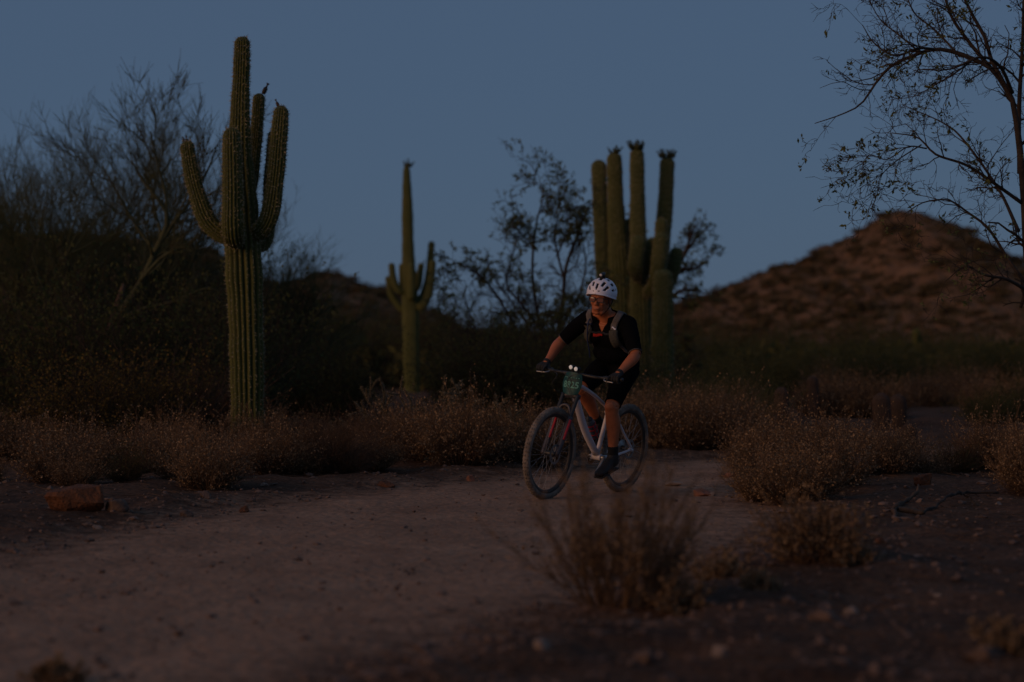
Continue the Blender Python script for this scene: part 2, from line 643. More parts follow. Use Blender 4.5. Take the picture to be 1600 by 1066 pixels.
rows = np.concatenate([np.linspace(-40, 3.5, 14), 4.0 * (900 / 4.0) ** (np.linspace(0, 1, 470))])
cu = np.linspace(-1, 1, 300)
cu = np.sign(cu) * (0.45 * np.abs(cu) + 0.55 * np.abs(cu) ** 3)
GX = cu[None, :] * (14 + 0.55 * np.abs(rows)[:, None])
GY = np.repeat(rows[:, None], len(cu), 1)
sdg = trail_sd(GX, GY).reshape(GX.shape)
GZ = base_z(GX, GY, sdg) - 0.07 * sstep(0.02, 0.35, sdg)
nr, nc = GX.shape
gi = np.arange(nr * nc).reshape(nr, nc)
gm = M().add(np.stack([GX, GY, GZ], -1), np.stack([gi[:-1, :-1], gi[:-1, 1:], gi[1:, 1:], gi[1:, :-1]], -1),
             a=np.clip(0.5 + sdg / 1.6, 0, 1))
go = gm.build('ground', MT['ground'], attr='trail')
tag(go, 'brown gravelly desert floor beside the trail', kind='structure')

ts, tn = np.linspace(0, 1, 420), np.linspace(-0.05, 1.05, 150)
fe, ne = spline(FAR_E, 420), spline(NEAR_E, 420)
TX = fe[:, None, 0] * (1 - tn)[None] + ne[:, None, 0] * tn[None]
TY = fe[:, None, 1] * (1 - tn)[None] + ne[:, None, 1] * tn[None]
sdt = trail_sd(TX, TY).reshape(TX.shape)


def trail_z(x, y, s):
    return base_z(x, y, s) + 0.006 * np.tanh(s / 0.12) + 0.02 * fbm(x * 3.1, y * 3.1, 40) * sstep(0.35, -0.1, s) - 0.004


TZ = trail_z(TX, TY, sdt)
for c_, w_, d_ in ((0.26, 0.05, 0.010), (0.74, 0.06, 0.012), (0.44, 0.05, 0.006), (0.345, 0.011, 0.006), (0.615, 0.011, 0.007)):      # worn ruts
    TZ = TZ - d_ * np.exp(-((tn[None] - c_ - 0.025 * np.sin(ts[:, None] * 23 + c_ * 40) - 0.01 * np.sin(ts[:, None] * 61 + c_ * 90)) / w_) ** 2)
ti = np.arange(TX.size).reshape(TX.shape)
to = M().add(np.stack([TX, TY, TZ], -1), np.stack([ti[:-1, :-1], ti[:-1, 1:], ti[1:, 1:], ti[1:, :-1]], -1),
             a=np.clip(0.5 + sdt / 1.6, 0, 1)).build('trail', MT['ground'], attr='trail')
tag(to, 'pinkish dusty dirt trail curving across the foreground', kind='structure')


# ---------------------------------------------------------------- hills
def make_hill(name, label, sil, Dc, Df, Db, seed, mtl, namp=0.6):
    sil = np.array(sil, float)
    X = (sil[:, 0] - 800) / FPX * Dc
    Z = CAM_H + (540 - sil[:, 1]) / FPX * Dc

    def h(x, y):
        x, y = np.asarray(x, float), np.asarray(y, float)
        c = np.interp(x, X, Z)
        u = np.where(y < Dc, sstep(0, 1, np.clip((y - Df) / (Dc - Df), 0, 1)) * 0.4 + 0.6 * np.clip((y - Df) / (Dc - Df), 0, 1),
                     1 - sstep(Dc, Db, y))
        wob = namp * (fbm(x * 0.10, y * 0.06, seed) * 0.7 + fbm(x * 0.28, y * 0.05, seed + 3) * 0.9 + fbm(x * 0.9, y * 0.6, seed + 5) * 0.8)
        return c * u + wob * np.clip(u * 1.6, 0, 1) * np.clip(c / 4, 0, 1) - 0.6 * (1 - np.clip(u * 8, 0, 1))
    xs = np.linspace(X[0], X[-1], 420)
    ys = np.concatenate([np.linspace(Df, Dc, 120), np.linspace(Dc, Db, 30)[1:]])
    gx, gy = np.meshgrid(xs, ys)
    i = np.arange(gx.size).reshape(gx.shape)
    o = M().add(np.stack([gx, gy, h(gx, gy)], -1), np.stack([i[:-1, :-1], i[:-1, 1:], i[1:, 1:], i[1:, :-1]], -1)).build(name, mtl)
    tag(o, label, kind='structure')
    return h, X, Z


SIL_R = [(860, 545), (930, 538), (985, 515), (1020, 497), (1060, 478), (1110, 460), (1160, 440), (1200, 424), (1260, 405), (1300, 386), (1340, 363),
         (1370, 343), (1400, 331), (1432, 333), (1465, 346), (1500, 369), (1540, 394), (1580, 416), (1640, 448), (1740, 490), (1900, 520), (2200, 545)]
hr, hrX, hrZ = make_hill('hill', 'brown shrub-dotted cone hill behind the trees on the right', SIL_R, 250, 165, 340, 7, MT['hill'])
SIL_L = [(-900, 400), (-500, 372), (-200, 362), (0, 368), (100, 373), (200, 376), (280, 384), (340, 404), (385, 430), (430, 446), (470, 443), (500, 435), (522, 431), (545, 438),
         (562, 449), (590, 453), (620, 464), (650, 476), (690, 497), (720, 514), (760, 527), (850, 538), (1000, 546)]
hl, hlX, hlZ = make_hill('hill', 'dark brown ridge behind the saguaros on the left', SIL_L, 210, 130, 300, 31, MT['hill'])
SIL_F = [(300, 545), (560, 528), (680, 519), (780, 516), (880, 521), (960, 517), (1060, 524), (1200, 545)]
make_hill('hill', 'low far ridge between the two nearer hills', SIL_F, 600, 480, 760, 55, MT['hill'], 1.0)


# ---------------------------------------------------------------- saguaro cacti
def stem_rings(pts, ribs, per, depth, nring, base_pinch=1.0):
    """Ribbed cactus stem along pts (x,y,z,r) -> M with 'crest' attribute, plus ring data for spines."""
    c = spline(np.asarray(pts, float), 400)
    L = np.concatenate([[0], np.cumsum(np.linalg.norm(np.diff(c[:, :3], axis=0), axis=1))])
    tot = L[-1]
    rend = c[-1, 3]
    s = np.concatenate([np.linspace(0, tot - rend, nring), tot - rend + rend * np.sin(np.linspace(0, np.pi / 2, 12))[1:]])
    q = np.stack([np.interp(s, L, c[:, i]) for i in range(4)], -1)
    d = tot - s
    capf = np.where(d < rend, np.sqrt(np.clip(1 - ((rend - d) / rend) ** 2, 0.0004, 1)), 1.0)
    r = q[:, 3] * capf
    if base_pinch < 1:
        r = r * (base_pinch + (1 - base_pinch) * sstep(0, 2.2 * q[0, 3], s))
    # slow swellings, as in real growth
    r = r * (1 + 0.035 * np.sin(s * 5.1 + pts[0][0] * 9) * np.sin(s * 2.3 + 1) + 0.02 * np.sin(s * 17 + pts[0][2] * 5))
    T = nrm(np.gradient(q[:, :3], axis=0))
    U = np.zeros_like(T)
    u = np.cross(T[0], [0.3, 1, 0.2])
    for i in range(len(T)):
        u = u - (u @ T[i]) * T[i]
        u = u / np.linalg.norm(u)
        U[i] = u
    V = np.cross(T, U)
    na = ribs * per
    a = np.arange(na) / na * 2 * np.pi
    cr = np.abs(np.cos(a * ribs / 2)) ** 0.75
    irr = 1 + 0.05 * np.sin(a * 3 + pts[0][0])
    prof = (1 - depth * (1 - cr)) * irr
    X = q[:, None, :3] + r[:, None, None] * prof[None, :, None] * (np.cos(a)[None, :, None] * U[:, None] + np.sin(a)[None, :, None] * V[:, None])
    k = len(s)
    idx = np.arange(k * na).reshape(k, na)
    nx = np.roll(idx, -1, 1)
    m = M()
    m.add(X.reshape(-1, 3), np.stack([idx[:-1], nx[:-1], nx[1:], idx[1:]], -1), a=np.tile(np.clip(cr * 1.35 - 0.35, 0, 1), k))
    return m, (q, r, U, V, T, s, ribs, irr[::per])


def spines(data, spacing, length, width, count, g):
    q, r, U, V, T, s, ribs, irr = data
    ss = np.arange(s[0] + spacing, s[-1], spacing)
    m = M()
    A = np.arange(ribs) / ribs * 2 * np.pi
    I = lambda Z: np.stack([np.interp(ss, s, Z[:, i]) for i in range(3)], -1)
    c, u, v, t = I(q[:, :3]), I(U), I(V), I(T)
    rr = np.interp(ss, s, r)
    rad = np.cos(A)[None, :, None] * u[:, None] + np.sin(A)[None, :, None] * v[:, None]
    base = c[:, None] + rad * (rr[:, None, None] * irr[None, :, None]) * 0.995
    base = base + t[:, None] * g.uniform(-0.4, 0.4, (len(ss), ribs, 1)) * spacing
    base, rad = base.reshape(-1, 3), rad.reshape(-1, 3)
    n = len(base)
    for j in range(count):
        d = nrm(rad * 0.75 + g.normal(size=(n, 3)) * 0.6)
        sdv = nrm(np.cross(d, g.normal(size=(n, 3)))) * width * 0.5
        L = length * g.uniform(0.5, 1.2, (n, 1))
        Xv = np.stack([base - sdv, base + sdv, base + d * L], 1)
        m.add(Xv.reshape(-1, 3), f3=np.arange(3 * n).reshape(n, 3))
    return m


def pxpath(pts, D):
    """(px, py, radius px, depth offset m) -> x, y, z, r."""
    out = []
    for p in pts:
        dd = D + (p[3] if len(p) > 3 else 0.0)
        q = P(p[0], p[1], D)
        q[1] = dd
        out.append([q[0], q[1], q[2], p[2] / FPX * D])
    return out


def fruits(top, r, n, green, g, parent, size=0.045):
    m = M()
    for i in range(n):
        a = g.uniform(0, 2 * np.pi)
        rr = r * g.uniform(0.35, 0.95)
        b = np.array(top) + np.array([math.cos(a) * rr, math.sin(a) * rr, -0.25 * rr])
        d = nrm(np.array([math.cos(a) * 0.6, math.sin(a) * 0.6, 1.0]) + g.normal(scale=0.2, size=3))
        L = size * g.uniform(0.7, 1.4)
        tubes(m, np.stack([b, b + d * L * 0.35, b + d * L * 0.75, b + d * L]), np.array([0.3, 0.42, 0.4, 0.18]) * L * 0.8, 6, cap=True)
        tubes(m, np.stack([b + d * L, b + d * L * 1.25, b + d * L * 1.5]), np.array([0.12, 0.1, 0.25]) * L, 5, cap=True)
    return m.build('fruit', MT['fruit_green' if green else 'fruit'], parent)


def saguaro(label, D, trunk, arms, ribs=16, per=6, spine=None, mtl='saguaro', fruit_trunk=None, seed=1, depth=0.24, fat=1.0):
    g = np.random.default_rng(seed)
    trunk = [(p[0], p[1], p[2] * fat) + tuple(p[3:]) for p in trunk]
    tp = pxpath(trunk, D)
    zb = float(gz(tp[0][0], tp[0][1])[0])
    root = empty('saguaro', (tp[0][0], tp[0][1], zb))
    tag(root, label, 'cactus')
    off = -np.array([tp[0][0], tp[0][1], zb])
    tp = [[p[0] + off[0], p[1] + off[1], p[2] + off[2], p[3]] for p in tp]
    tp[0][2] = -0.15
    H = tp[-1][2]
    m, dat = stem_rings(tp, ribs, per, depth, max(40, int(H * 26)))
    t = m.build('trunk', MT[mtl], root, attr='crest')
    if spine:
        tag(spines(dat, *spine, g).build('spines', MT['spine'], t, smooth=False), kind='stuff')
    if fruit_trunk:
        fruits(tp[-1][:3], tp[-1][3], fruit_trunk[0], fruit_trunk[1], g, t, fruit_trunk[2])
    for a in arms:
        ap = pxpath([(p[0], p[1], p[2] * fat) + tuple(p[3:]) for p in a['p']], D)
        ap = [[p[0] + off[0], p[1] + off[1], p[2] + off[2], p[3]] for p in ap]
        rb = a.get('ribs', max(10, ribs - 1))
        m, dat = stem_rings(ap, rb, per, depth, 60, 0.72)
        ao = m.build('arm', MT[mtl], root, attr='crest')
        if spine:
            tag(spines(dat, *spine, g).build('spines', MT['spine'], ao, smooth=False), kind='stuff')
        if a.get('f'):
            fruits(ap[-1][:3], ap[-1][3], a['f'][0], a['f'][1], g, ao, a['f'][2])
    return root


saguaro('tall near saguaro with five raised arms, standing left of the trail', 25.2,
        [(388, 695, 25), (387, 600, 26), (385, 500, 27.5), (382, 420, 28.5), (378, 340, 27), (375, 280, 23.5), (375, 220, 18), (376, 160, 14.5), (378, 100, 13), (379, 57, 11.5)],
        [dict(p=[(378, 376, 11), (348, 366, 13.5), (325, 345, 14), (309, 305, 13), (298, 262, 12), (292, 220, 10.5)], f=(2, False, 0.05)),
         dict(p=[(376, 352, 12, -0.02), (372, 376, 14, -0.22), (370, 360, 16, -0.36), (370, 300, 15.5, -0.38), (369, 250, 14.5, -0.37), (368, 204, 13.5, -0.36)]),
         dict(p=[(385, 366, 10, -0.05), (408, 362, 13, -0.12), (424, 338, 14, -0.16), (433, 280, 13.5, -0.16), (438, 220, 13, -0.14), (442, 167, 12.0, -0.12)], f=(1, False, 0.06)),
         dict(p=[(388, 374, 8, 0.1), (408, 382, 9.5, 0.24), (416, 350, 10, 0.3), (416, 290, 9.5, 0.32), (419, 245, 8.5, 0.32), (422, 200, 7.5, 0.32)]),
         dict(p=[(380, 320, 8, 0.08), (388, 290, 9.5, 0.26), (393, 240, 10, 0.3), (397, 195, 10, 0.3), (401, 141, 9.0, 0.3)], f=(1, False, 0.06))],
        ribs=18, spine=(0.040, 0.034, 0.0056, 4), seed=3)

saguaro('slim distant saguaro with short upturned arms, between the tall saguaro and the leafy tree', 61.0,
        [(645, 634, 11.5), (643, 560, 12.5), (642, 490, 13), (640, 440, 12), (638, 390, 9.8), (637, 330, 8.6), (636, 290, 6.8), (635.5, 260, 5.2)],
        [dict(p=[(634, 458, 4.5, -0.1), (622, 453, 5.5, -0.12), (615, 436, 5.6, -0.12), (612, 411, 4.8, -0.12)]),
         dict(p=[(634, 488, 4, 0.1), (624, 480, 4.8, 0.15), (611, 460, 5, 0.18), (605, 431, 4.2, 0.18)]),
         dict(p=[(640, 462, 4, 0.1), (628, 452, 4.4, 0.35), (626, 411, 4.0, 0.4)]),
         dict(p=[(643, 452, 5, -0.1), (644, 466, 5.6, -0.3), (644, 440, 5.8, -0.36), (643, 411, 5, -0.36)]),
         dict(p=[(645, 458, 4.5, -0.05), (653, 448, 5.5, -0.1), (656, 430, 5.6, -0.1), (659, 411, 4.8, -0.1)], f=(1, True, 0.09)),
         dict(p=[(648, 476, 5, 0.15), (660, 462, 6, 0.3), (669, 430, 6, 0.35), (674, 376, 5.2, 0.35)]),
         dict(p=[(648, 480, 5, -0.1), (662, 476, 6.5, -0.15), (672, 450, 6.5, -0.15), (677, 406, 5.4, -0.15)])],
        ribs=16, per=5, mtl='saguaro_far', fruit_trunk=(4, True, 0.1), seed=9)

saguaro('saguaro behind the rider with a leftmost slender arm rising beside its stem', 45.0,
        [(974, 655, 15), (973, 560, 15.5), (971, 470, 16), (968, 410, 15.5), (963, 330, 12.5), (961, 280, 11.2), (960, 238, 10.5)],
        [dict(p=[(968, 500, 9, 0.1), (952, 486, 10, 0.12), (945, 450, 10.5, 0.12), (941, 390, 10.8, 0.12), (938, 310, 10.8, 0.12), (936, 249, 10.2, 0.12)]),
         dict(p=[(970, 420, 6, 0.1), (981, 405, 7.5, 0.3), (983, 375, 7.5, 0.35), (983, 340, 7, 0.35)])],
        ribs=18, per=5, mtl='saguaro_far', fruit_trunk=(7, True, 0.085), seed=21, spine=(0.055, 0.04, 0.009, 3), fat=1.08)

saguaro('many-armed saguaro with bushy fruit crown, middle of the group behind the rider', 44.6,
        [(1004, 655, 15.5), (1003, 560, 16), (1001, 480, 15.5), (999, 410, 13), (997, 340, 11.5), (996, 280, 10.6), (995.5, 232, 10)],
        [dict(p=[(1005, 486, 9, 0.2), (1023, 470, 11, 0.35), (1032, 430, 12, 0.4), (1037, 370, 12, 0.4), (1042, 310, 11, 0.4), (1045, 242, 10, 0.4)], f=(14, True, 0.085)),
         dict(p=[(1002, 440, 8, -0.1), (992, 424, 10, -0.45), (992, 402, 11, -0.55), (997, 370, 10.5, -0.55)]),
         dict(p=[(1004, 432, 7, -0.1), (1011, 418, 8.5, -0.3), (1014, 398, 9, -0.4), (1018, 373, 8.4, -0.4)]),
         dict(p=[(1012, 450, 7, 0.0), (1028, 430, 9, -0.1), (1032, 390, 9.5, -0.12), (1033, 341, 8.8, -0.12)]),
         dict(p=[(1008, 462, 8, -0.1), (1021, 447, 10, -0.45), (1026, 418, 11, -0.6), (1031, 366, 10.4, -0.6)]),
         dict(p=[(1028, 456, 7, 0.2), (1047, 442, 9, 0.1), (1053, 420, 9.6, 0.05), (1059, 386, 8.8, 0.05)])],
        ribs=18, per=5, mtl='saguaro_far', fruit_trunk=(20, True, 0.09), seed=22, spine=(0.055, 0.04, 0.009, 3), fat=1.08)

saguaro('short armless saguaro column, rightmost of the group behind the rider', 43.5,
        [(1035, 660, 16), (1035, 580, 16.5), (1036, 500, 15.5), (1037, 421, 13.5)], [], ribs=20, per=5, mtl='saguaro_far', seed=23, spine=(0.055, 0.04, 0.009, 3), fat=1.08)

saguaro('lone small saguaro column at the foot of the right hill', 92.0,
        [(1433, 612, 7.5), (1433, 560, 7.5), (1432, 513, 6.0)], [], ribs=16, per=4, fat=1.15, seed=24)
for i, (px, yt, yb, D, lab) in enumerate([(1216, 560, 592, 130, 'thin far saguaro stem left of the blurred pair below the right hill'),
                                          (1243, 556, 590, 135, 'thin far saguaro stem, middle of three below the right hill'),
                                          (1268, 558, 588, 138, 'thin far saguaro stem, rightmost of three below the right hill')]):
    saguaro(lab, D, [(px, yb, 3.0), (px, (yt + yb) / 2, 3.1), (px, yt, 2.6)], [], ribs=12, per=4, mtl='saguaro_far', seed=60 + i)


# ---------------------------------------------------------------- trees
def world_limb(pts, D, k=24, dy=None):
    """(px, py, r px, depth offset) -> polyline + radii."""
    q = np.array(pxpath(pts, D))
    s = spline(q, k)
    return s[:, :3], np.maximum(s[:, 3], 0.002)


def limb_tree(name, label, D, base, limbs, g, leaf_mat, bark, twig_levels, leaf, group=None, trunk_r=6, leafper=4, clump=None, pick=0.2):
    """Tree from hand-laid limbs (picture positions at depth D) with random twigs and leaves."""
    zb = float(gz((base[0] - 800) / FPX * D, D)[0])
    org = np.array([(base[0] - 800) / FPX * D, D, zb])
    root = empty(name, tuple(org))
    tag(root, label, 'tree', group)
    K = 24
    Ps, Rs = [], []
    for l in limbs:
        p, r = world_limb(l, D, K)
        Ps.append(p - org)
        Rs.append(r)
    Ps, Rs = np.array(Ps), np.array(Rs)
    m = M()
    tubes(m, Ps[:1], Rs[:1], 10, cap=True)
    m.build('trunk', bark, root)
    for p, r in zip(Ps[1:], Rs[1:]):
        mm = M()
        tubes(mm, p[None], r[None], 7, cap=True)
        mm.build('limb', bark, root)
    tw = M()
    src, srad = Ps, Rs
    allt = []
    for (mch, t0, t1, ang, ln, k, wig, up, rr) in twig_levels:
        src, srad = sprout(src, srad, mch, t0, t1, ang, ln, k, wig, up, rr, rmin=0.00012 * D, g=g)
        tubes(tw, src, srad, 4 if len(src) < 300 else 3)
        allt.append(src)
    cr = tw.build('crown', bark, root)
    if leaf:
        lm = M()
        pos, d = along(allt[-1], leafper, 0.35, 1.0, g)
        if clump:
            keep = fbm(pos[:, 0] * clump + org[0], pos[:, 2] * clump, 77, 2) > -0.12
            pos, d = pos[keep], d[keep]
        sel = g.uniform(0, 1, len(pos)) < pick
        pos, d = np.repeat(pos[sel], 6, 0), np.repeat(d[sel], 6, 0)
        pos = pos + g.normal(scale=leaf * 0.35, size=pos.shape)
        leaves(lm, pos, leaf * 1.15, 2.2, dirs=d, g=g, spread=0.9)
        lm.build('leaves', leaf_mat, cr, smooth=False, attr='tone')
    return root


g1 = np.random.default_rng(101)
limb_tree('mesquite_tree', 'sparse-leaved tree arching in from the right edge of the picture', 21.5, (1594, 0),
          [[(1628, 775, 8.25), (1624, 640, 7.2), (1618, 520, 6.6), (1606, 420, 6), (1600, 310, 5.5), (1592, 220, 4.95), (1580, 150, 4.1), (1553, 105, 3.3), (1540, 60, 3.0), (1515, 15, 2.4), (1490, -40, 1.6)],
           [(1586, 165, 3.30), (1552, 112, 2.86), (1515, 90, 3.68), (1465, 77, 3.20), (1420, 90, 2.80), (1392, 104, 2.40), (1370, 128, 1.92), (1345, 163, 1.44), (1312, 180, 1.04), (1273, 193, 0.64)],
           [(1558, 112, 3.60, 0.1), (1520, 60, 2.88, 0.2), (1495, 15, 2.40, 0.3), (1480, -45, 1.60, 0.35)],
           [(1596, 270, 3.30, 0.1), (1600, 160, 3.60, 0.2), (1605, 70, 2.80, 0.2), (1608, -40, 2.00, 0.2)],
           [(1598, 318, 3.20), (1545, 288, 2.56, -0.2), (1500, 262, 2.16, -0.3), (1450, 247, 1.76, -0.4), (1422, 221, 1.28, -0.4), (1382, 214, 0.72, -0.4)],
           [(1436, 238, 1.28, -0.4), (1406, 236, 1.04, -0.45), (1372, 256, 0.80, -0.5), (1345, 249, 0.64, -0.5), (1333, 272, 0.48, -0.5)],
           [(1428, 232, 1.12, -0.4), (1392, 256, 0.88, -0.3), (1368, 280, 0.64, -0.3), (1363, 305, 0.48, -0.3)],
           [(1600, 440, 3.20), (1583, 405, 2.72, 0.2), (1555, 355, 2.24, 0.3), (1525, 328, 1.84, 0.4), (1495, 309, 1.44, 0.4), (1456, 312, 1.04, 0.4), (1424, 331, 0.64, 0.4)],
           [(1466, 78, 2.40, 0.0), (1430, 80, 1.92, -0.2), (1390, 93, 1.60, -0.3), (1358, 74, 1.12, -0.3), (1340, 46, 0.64, -0.3)],
           [(1582, 145, 3.20), (1552, 110, 2.56, -0.3), (1516, 100, 1.92, -0.5), (1466, 120, 1.36, -0.6), (1417, 121, 0.72, -0.6)],
           [(1500, 107, 1.60, -0.5), (1470, 128, 1.20, -0.6), (1428, 153, 0.72, -0.6)],
           [(1602, 455, 3.20, -0.1), (1562, 438, 2.40, -0.3), (1525, 432, 1.76, -0.4), (1495, 419, 1.20, -0.4), (1464, 442, 0.64, -0.4)],
           [(1440, 84, 1.76), (1410, 50, 1.28, 0.2), (1385, 25, 0.96, 0.3), (1366, -6, 0.64, 0.3)],
           [(1500, 88, 2.08), (1470, 40, 1.60, 0.3), (1440, 10, 1.20, 0.4), (1425, -30, 0.80, 0.4)],
           [(1599, 360, 3.20, 0.2), (1578, 290, 2.40, 0.5), (1530, 210, 1.76, 0.7), (1500, 180, 1.20, 0.8), (1440, 150, 0.64, 0.9)],
           [(1602, 480, 2.80, 0.2), (1633, 380, 3.20, 0.3), (1648, 240, 2.72, 0.3), (1628, 100, 1.92, 0.3), (1608, 20, 1.20, 0.3)]],
          g1, MT['leaf'], MT['bark'],
          [(11, 0.15, 1.0, 46, 0.44, 6, 0.30, 0.02, 0.55), (5, 0.1, 1.0, 45, 0.21, 5, 0.30, -0.02, 0.65), (3, 0.1, 1.0, 45, 0.085, 4, 0.3, 0.0, 0.75)], 0.036, leafper=3, clump=2.4, pick=0.075)

g2 = np.random.default_rng(102)
limb_tree('ironwood_tree', 'small leafy tree left of the rider, in front of the clustered saguaros', 41.0, (862, 0),
          [[(862, 665, 4.95), (866, 590, 4.40), (872, 520, 3.85), (880, 470, 3.30), (884, 420, 2.75), (903, 365, 2.20), (922, 318, 1.10)],
           [(866, 590, 3.30), (846, 520, 2.75), (832, 430, 2.20), (838, 350, 1.65), (848, 310, 1.10), (842, 275, 0.66)],
           [(864, 600, 2.75), (810, 520, 2.20), (775, 460, 1.87), (742, 424, 1.32), (708, 410, 0.66)],
           [(862, 540, 2.48), (815, 475, 1.98), (792, 446, 1.65), (800, 400, 1.21), (814, 350, 0.88), (806, 316, 0.55)],
           [(858, 610, 2.20), (770, 560, 1.76), (738, 500, 1.38), (726, 465, 1.10), (728, 440, 0.77), (704, 438, 0.50)],
           [(882, 440, 2.20), (868, 380, 1.54), (872, 340, 1.10), (888, 308, 0.66)],
           [(872, 520, 2.20), (905, 460, 1.65), (915, 410, 1.21), (905, 350, 0.66)],
           [(866, 580, 2.20, 0.3), (820, 500, 1.65, 0.6), (770, 430, 1.21, 0.8), (760, 395, 0.66, 0.8)],
           [(864, 570, 2.20, -0.4), (905, 520, 1.65, -0.6), (920, 470, 1.10, -0.7), (935, 430, 0.66, -0.7)],
           [(862, 620, 2.2, -0.5), (820, 570, 1.8, -0.8), (770, 545, 1.4, -1.0), (725, 540, 0.8, -1.0)],
           [(866, 610, 2.2, -0.5), (900, 560, 1.8, -0.8), (880, 520, 1.4, -1.0), (850, 490, 0.8, -1.0)],
           [(860, 590, 2.20, -0.3), (800, 540, 1.65, -0.5), (750, 520, 1.21, -0.7), (700, 480, 0.66, -0.7)]],
          g2, MT['leaf'], MT['bark'],
          [(13, 0.2, 1.0, 44, 0.50, 6, 0.25, 0.03, 0.5), (7, 0.15, 1.0, 42, 0.30, 5, 0.25, 0.04, 0.6), (3, 0.2, 1.0, 40, 0.14, 4, 0.25, 0.03, 0.7)], 0.046, leafper=4, clump=1.5, pick=0.24)
g3 = np.random.default_rng(103)
limb_tree('ironwood_tree', 'leafy branches reaching out right of the clustered saguaros', 47.5, (1010, 0),
          [[(1010, 640, 8), (1014, 560, 7), (1020, 500, 6), (1034, 455, 4.5), (1055, 425, 3), (1074, 385, 2.2), (1086, 352, 1.4)],
           [(1020, 500, 4), (1055, 460, 3), (1080, 452, 2), (1100, 458, 1)],
           [(1030, 470, 4), (1058, 425, 3), (1085, 420, 2), (1108, 408, 1)],
           [(1060, 415, 2.5), (1082, 380, 1.8), (1110, 352, 1)],
           [(1020, 520, 3), (1055, 520, 2.4), (1078, 545, 1.6), (1090, 565, 1)],
           [(1012, 560, 4), (985, 480, 3), (978, 400, 2.2), (985, 330, 1.2)]],
          g3, MT['leaf'], MT['bark'],
          [(9, 0.35, 1.0, 42, 0.34, 6, 0.25, 0.0, 0.5), (5, 0.2, 1.0, 42, 0.2, 5, 0.25, -0.03, 0.6), (3, 0.2, 1.0, 40, 0.1, 4, 0.25, 0.0, 0.7)], 0.06, leafper=3, pick=0.14)


def palo_verde(label, D, base_px, top_px, spread, seed, limbs=6, lean=0.0, dens=1.0, low=False):
    """Broom-like leafless tree of fine green twigs."""
    g = np.random.default_rng(seed)
    x = (base_px - 800) / FPX * D
    z = float(gz(x, D)[0])
    H = CAM_H + (540 - top_px) / FPX * D - z
    root = empty('palo_verde_tree', (x, D, z))
    tag(root, label, 'tree')
    P0, R0 = [], []
    for i in range(limbs):
        a = 2 * np.pi * (i + g.uniform(-0.3, 0.3)) / limbs
        ex = math.cos(a) * spread * g.uniform(0.45, 0.8) + lean * 0.6
        ey = math.sin(a) * spread * g.uniform(0.45, 0.8)
        zt = H * g.uniform(0.5, 0.74)
        pts = np.array([[0, 0, -0.1], [ex * 0.16, ey * 0.16, zt * 0.30], [ex * 0.5, ey * 0.5, zt * 0.62], [ex, ey, zt]])
        pts[1:] += g.normal(scale=0.07 * spread, size=(3, 3)) * np.array([1, 1, 0.4])
        P0.append(spline(pts, 14))
        R0.append(np.linspace(0.075, 0.022, 14) * (H / 4.2) * g.uniform(0.8, 1.2))
    P0, R0 = np.array(P0), np.array(R0)
    for i in range(limbs):
        mm = M()
        tubes(mm, P0[i:i + 1], R0[i:i + 1], 7, cap=True)
        mm.build('trunk' if i == 0 else 'limb', MT['green_bark'], root)
    tw = M()
    t0 = 0.22 if low else 0.3
    a1, r1 = sprout(P0, R0, int(10 * dens), t0, 1, 38, 0.36 * H, 8, 0.14, 0.10, 0.5, 0.0062, g=g)
    tubes(tw, a1, r1, 4)
    a2, r2 = sprout(a1, r1, 8, 0.2, 1, 32, 0.19 * H, 6, 0.13, 0.10, 0.55, 0.0040, g=g)
    tubes(tw, a2, r2, 3)
    a3, r3 = sprout(a2, r2, 7, 0.15, 1, 26, 0.105 * H, 5, 0.10, 0.10, 0.6, 0.0030, g=g)
    tubes(tw, a3, r3, 3)
    a4, r4 = sprout(a3[::2], r3[::2], 3, 0.2, 1, 24, 0.065 * H, 4, 0.08, 0.08, 0.7, 0.0025, g=g)
    tubes(tw, a4, r4, 3)
    tw.build('crown', MT['twig'], root)
    return root


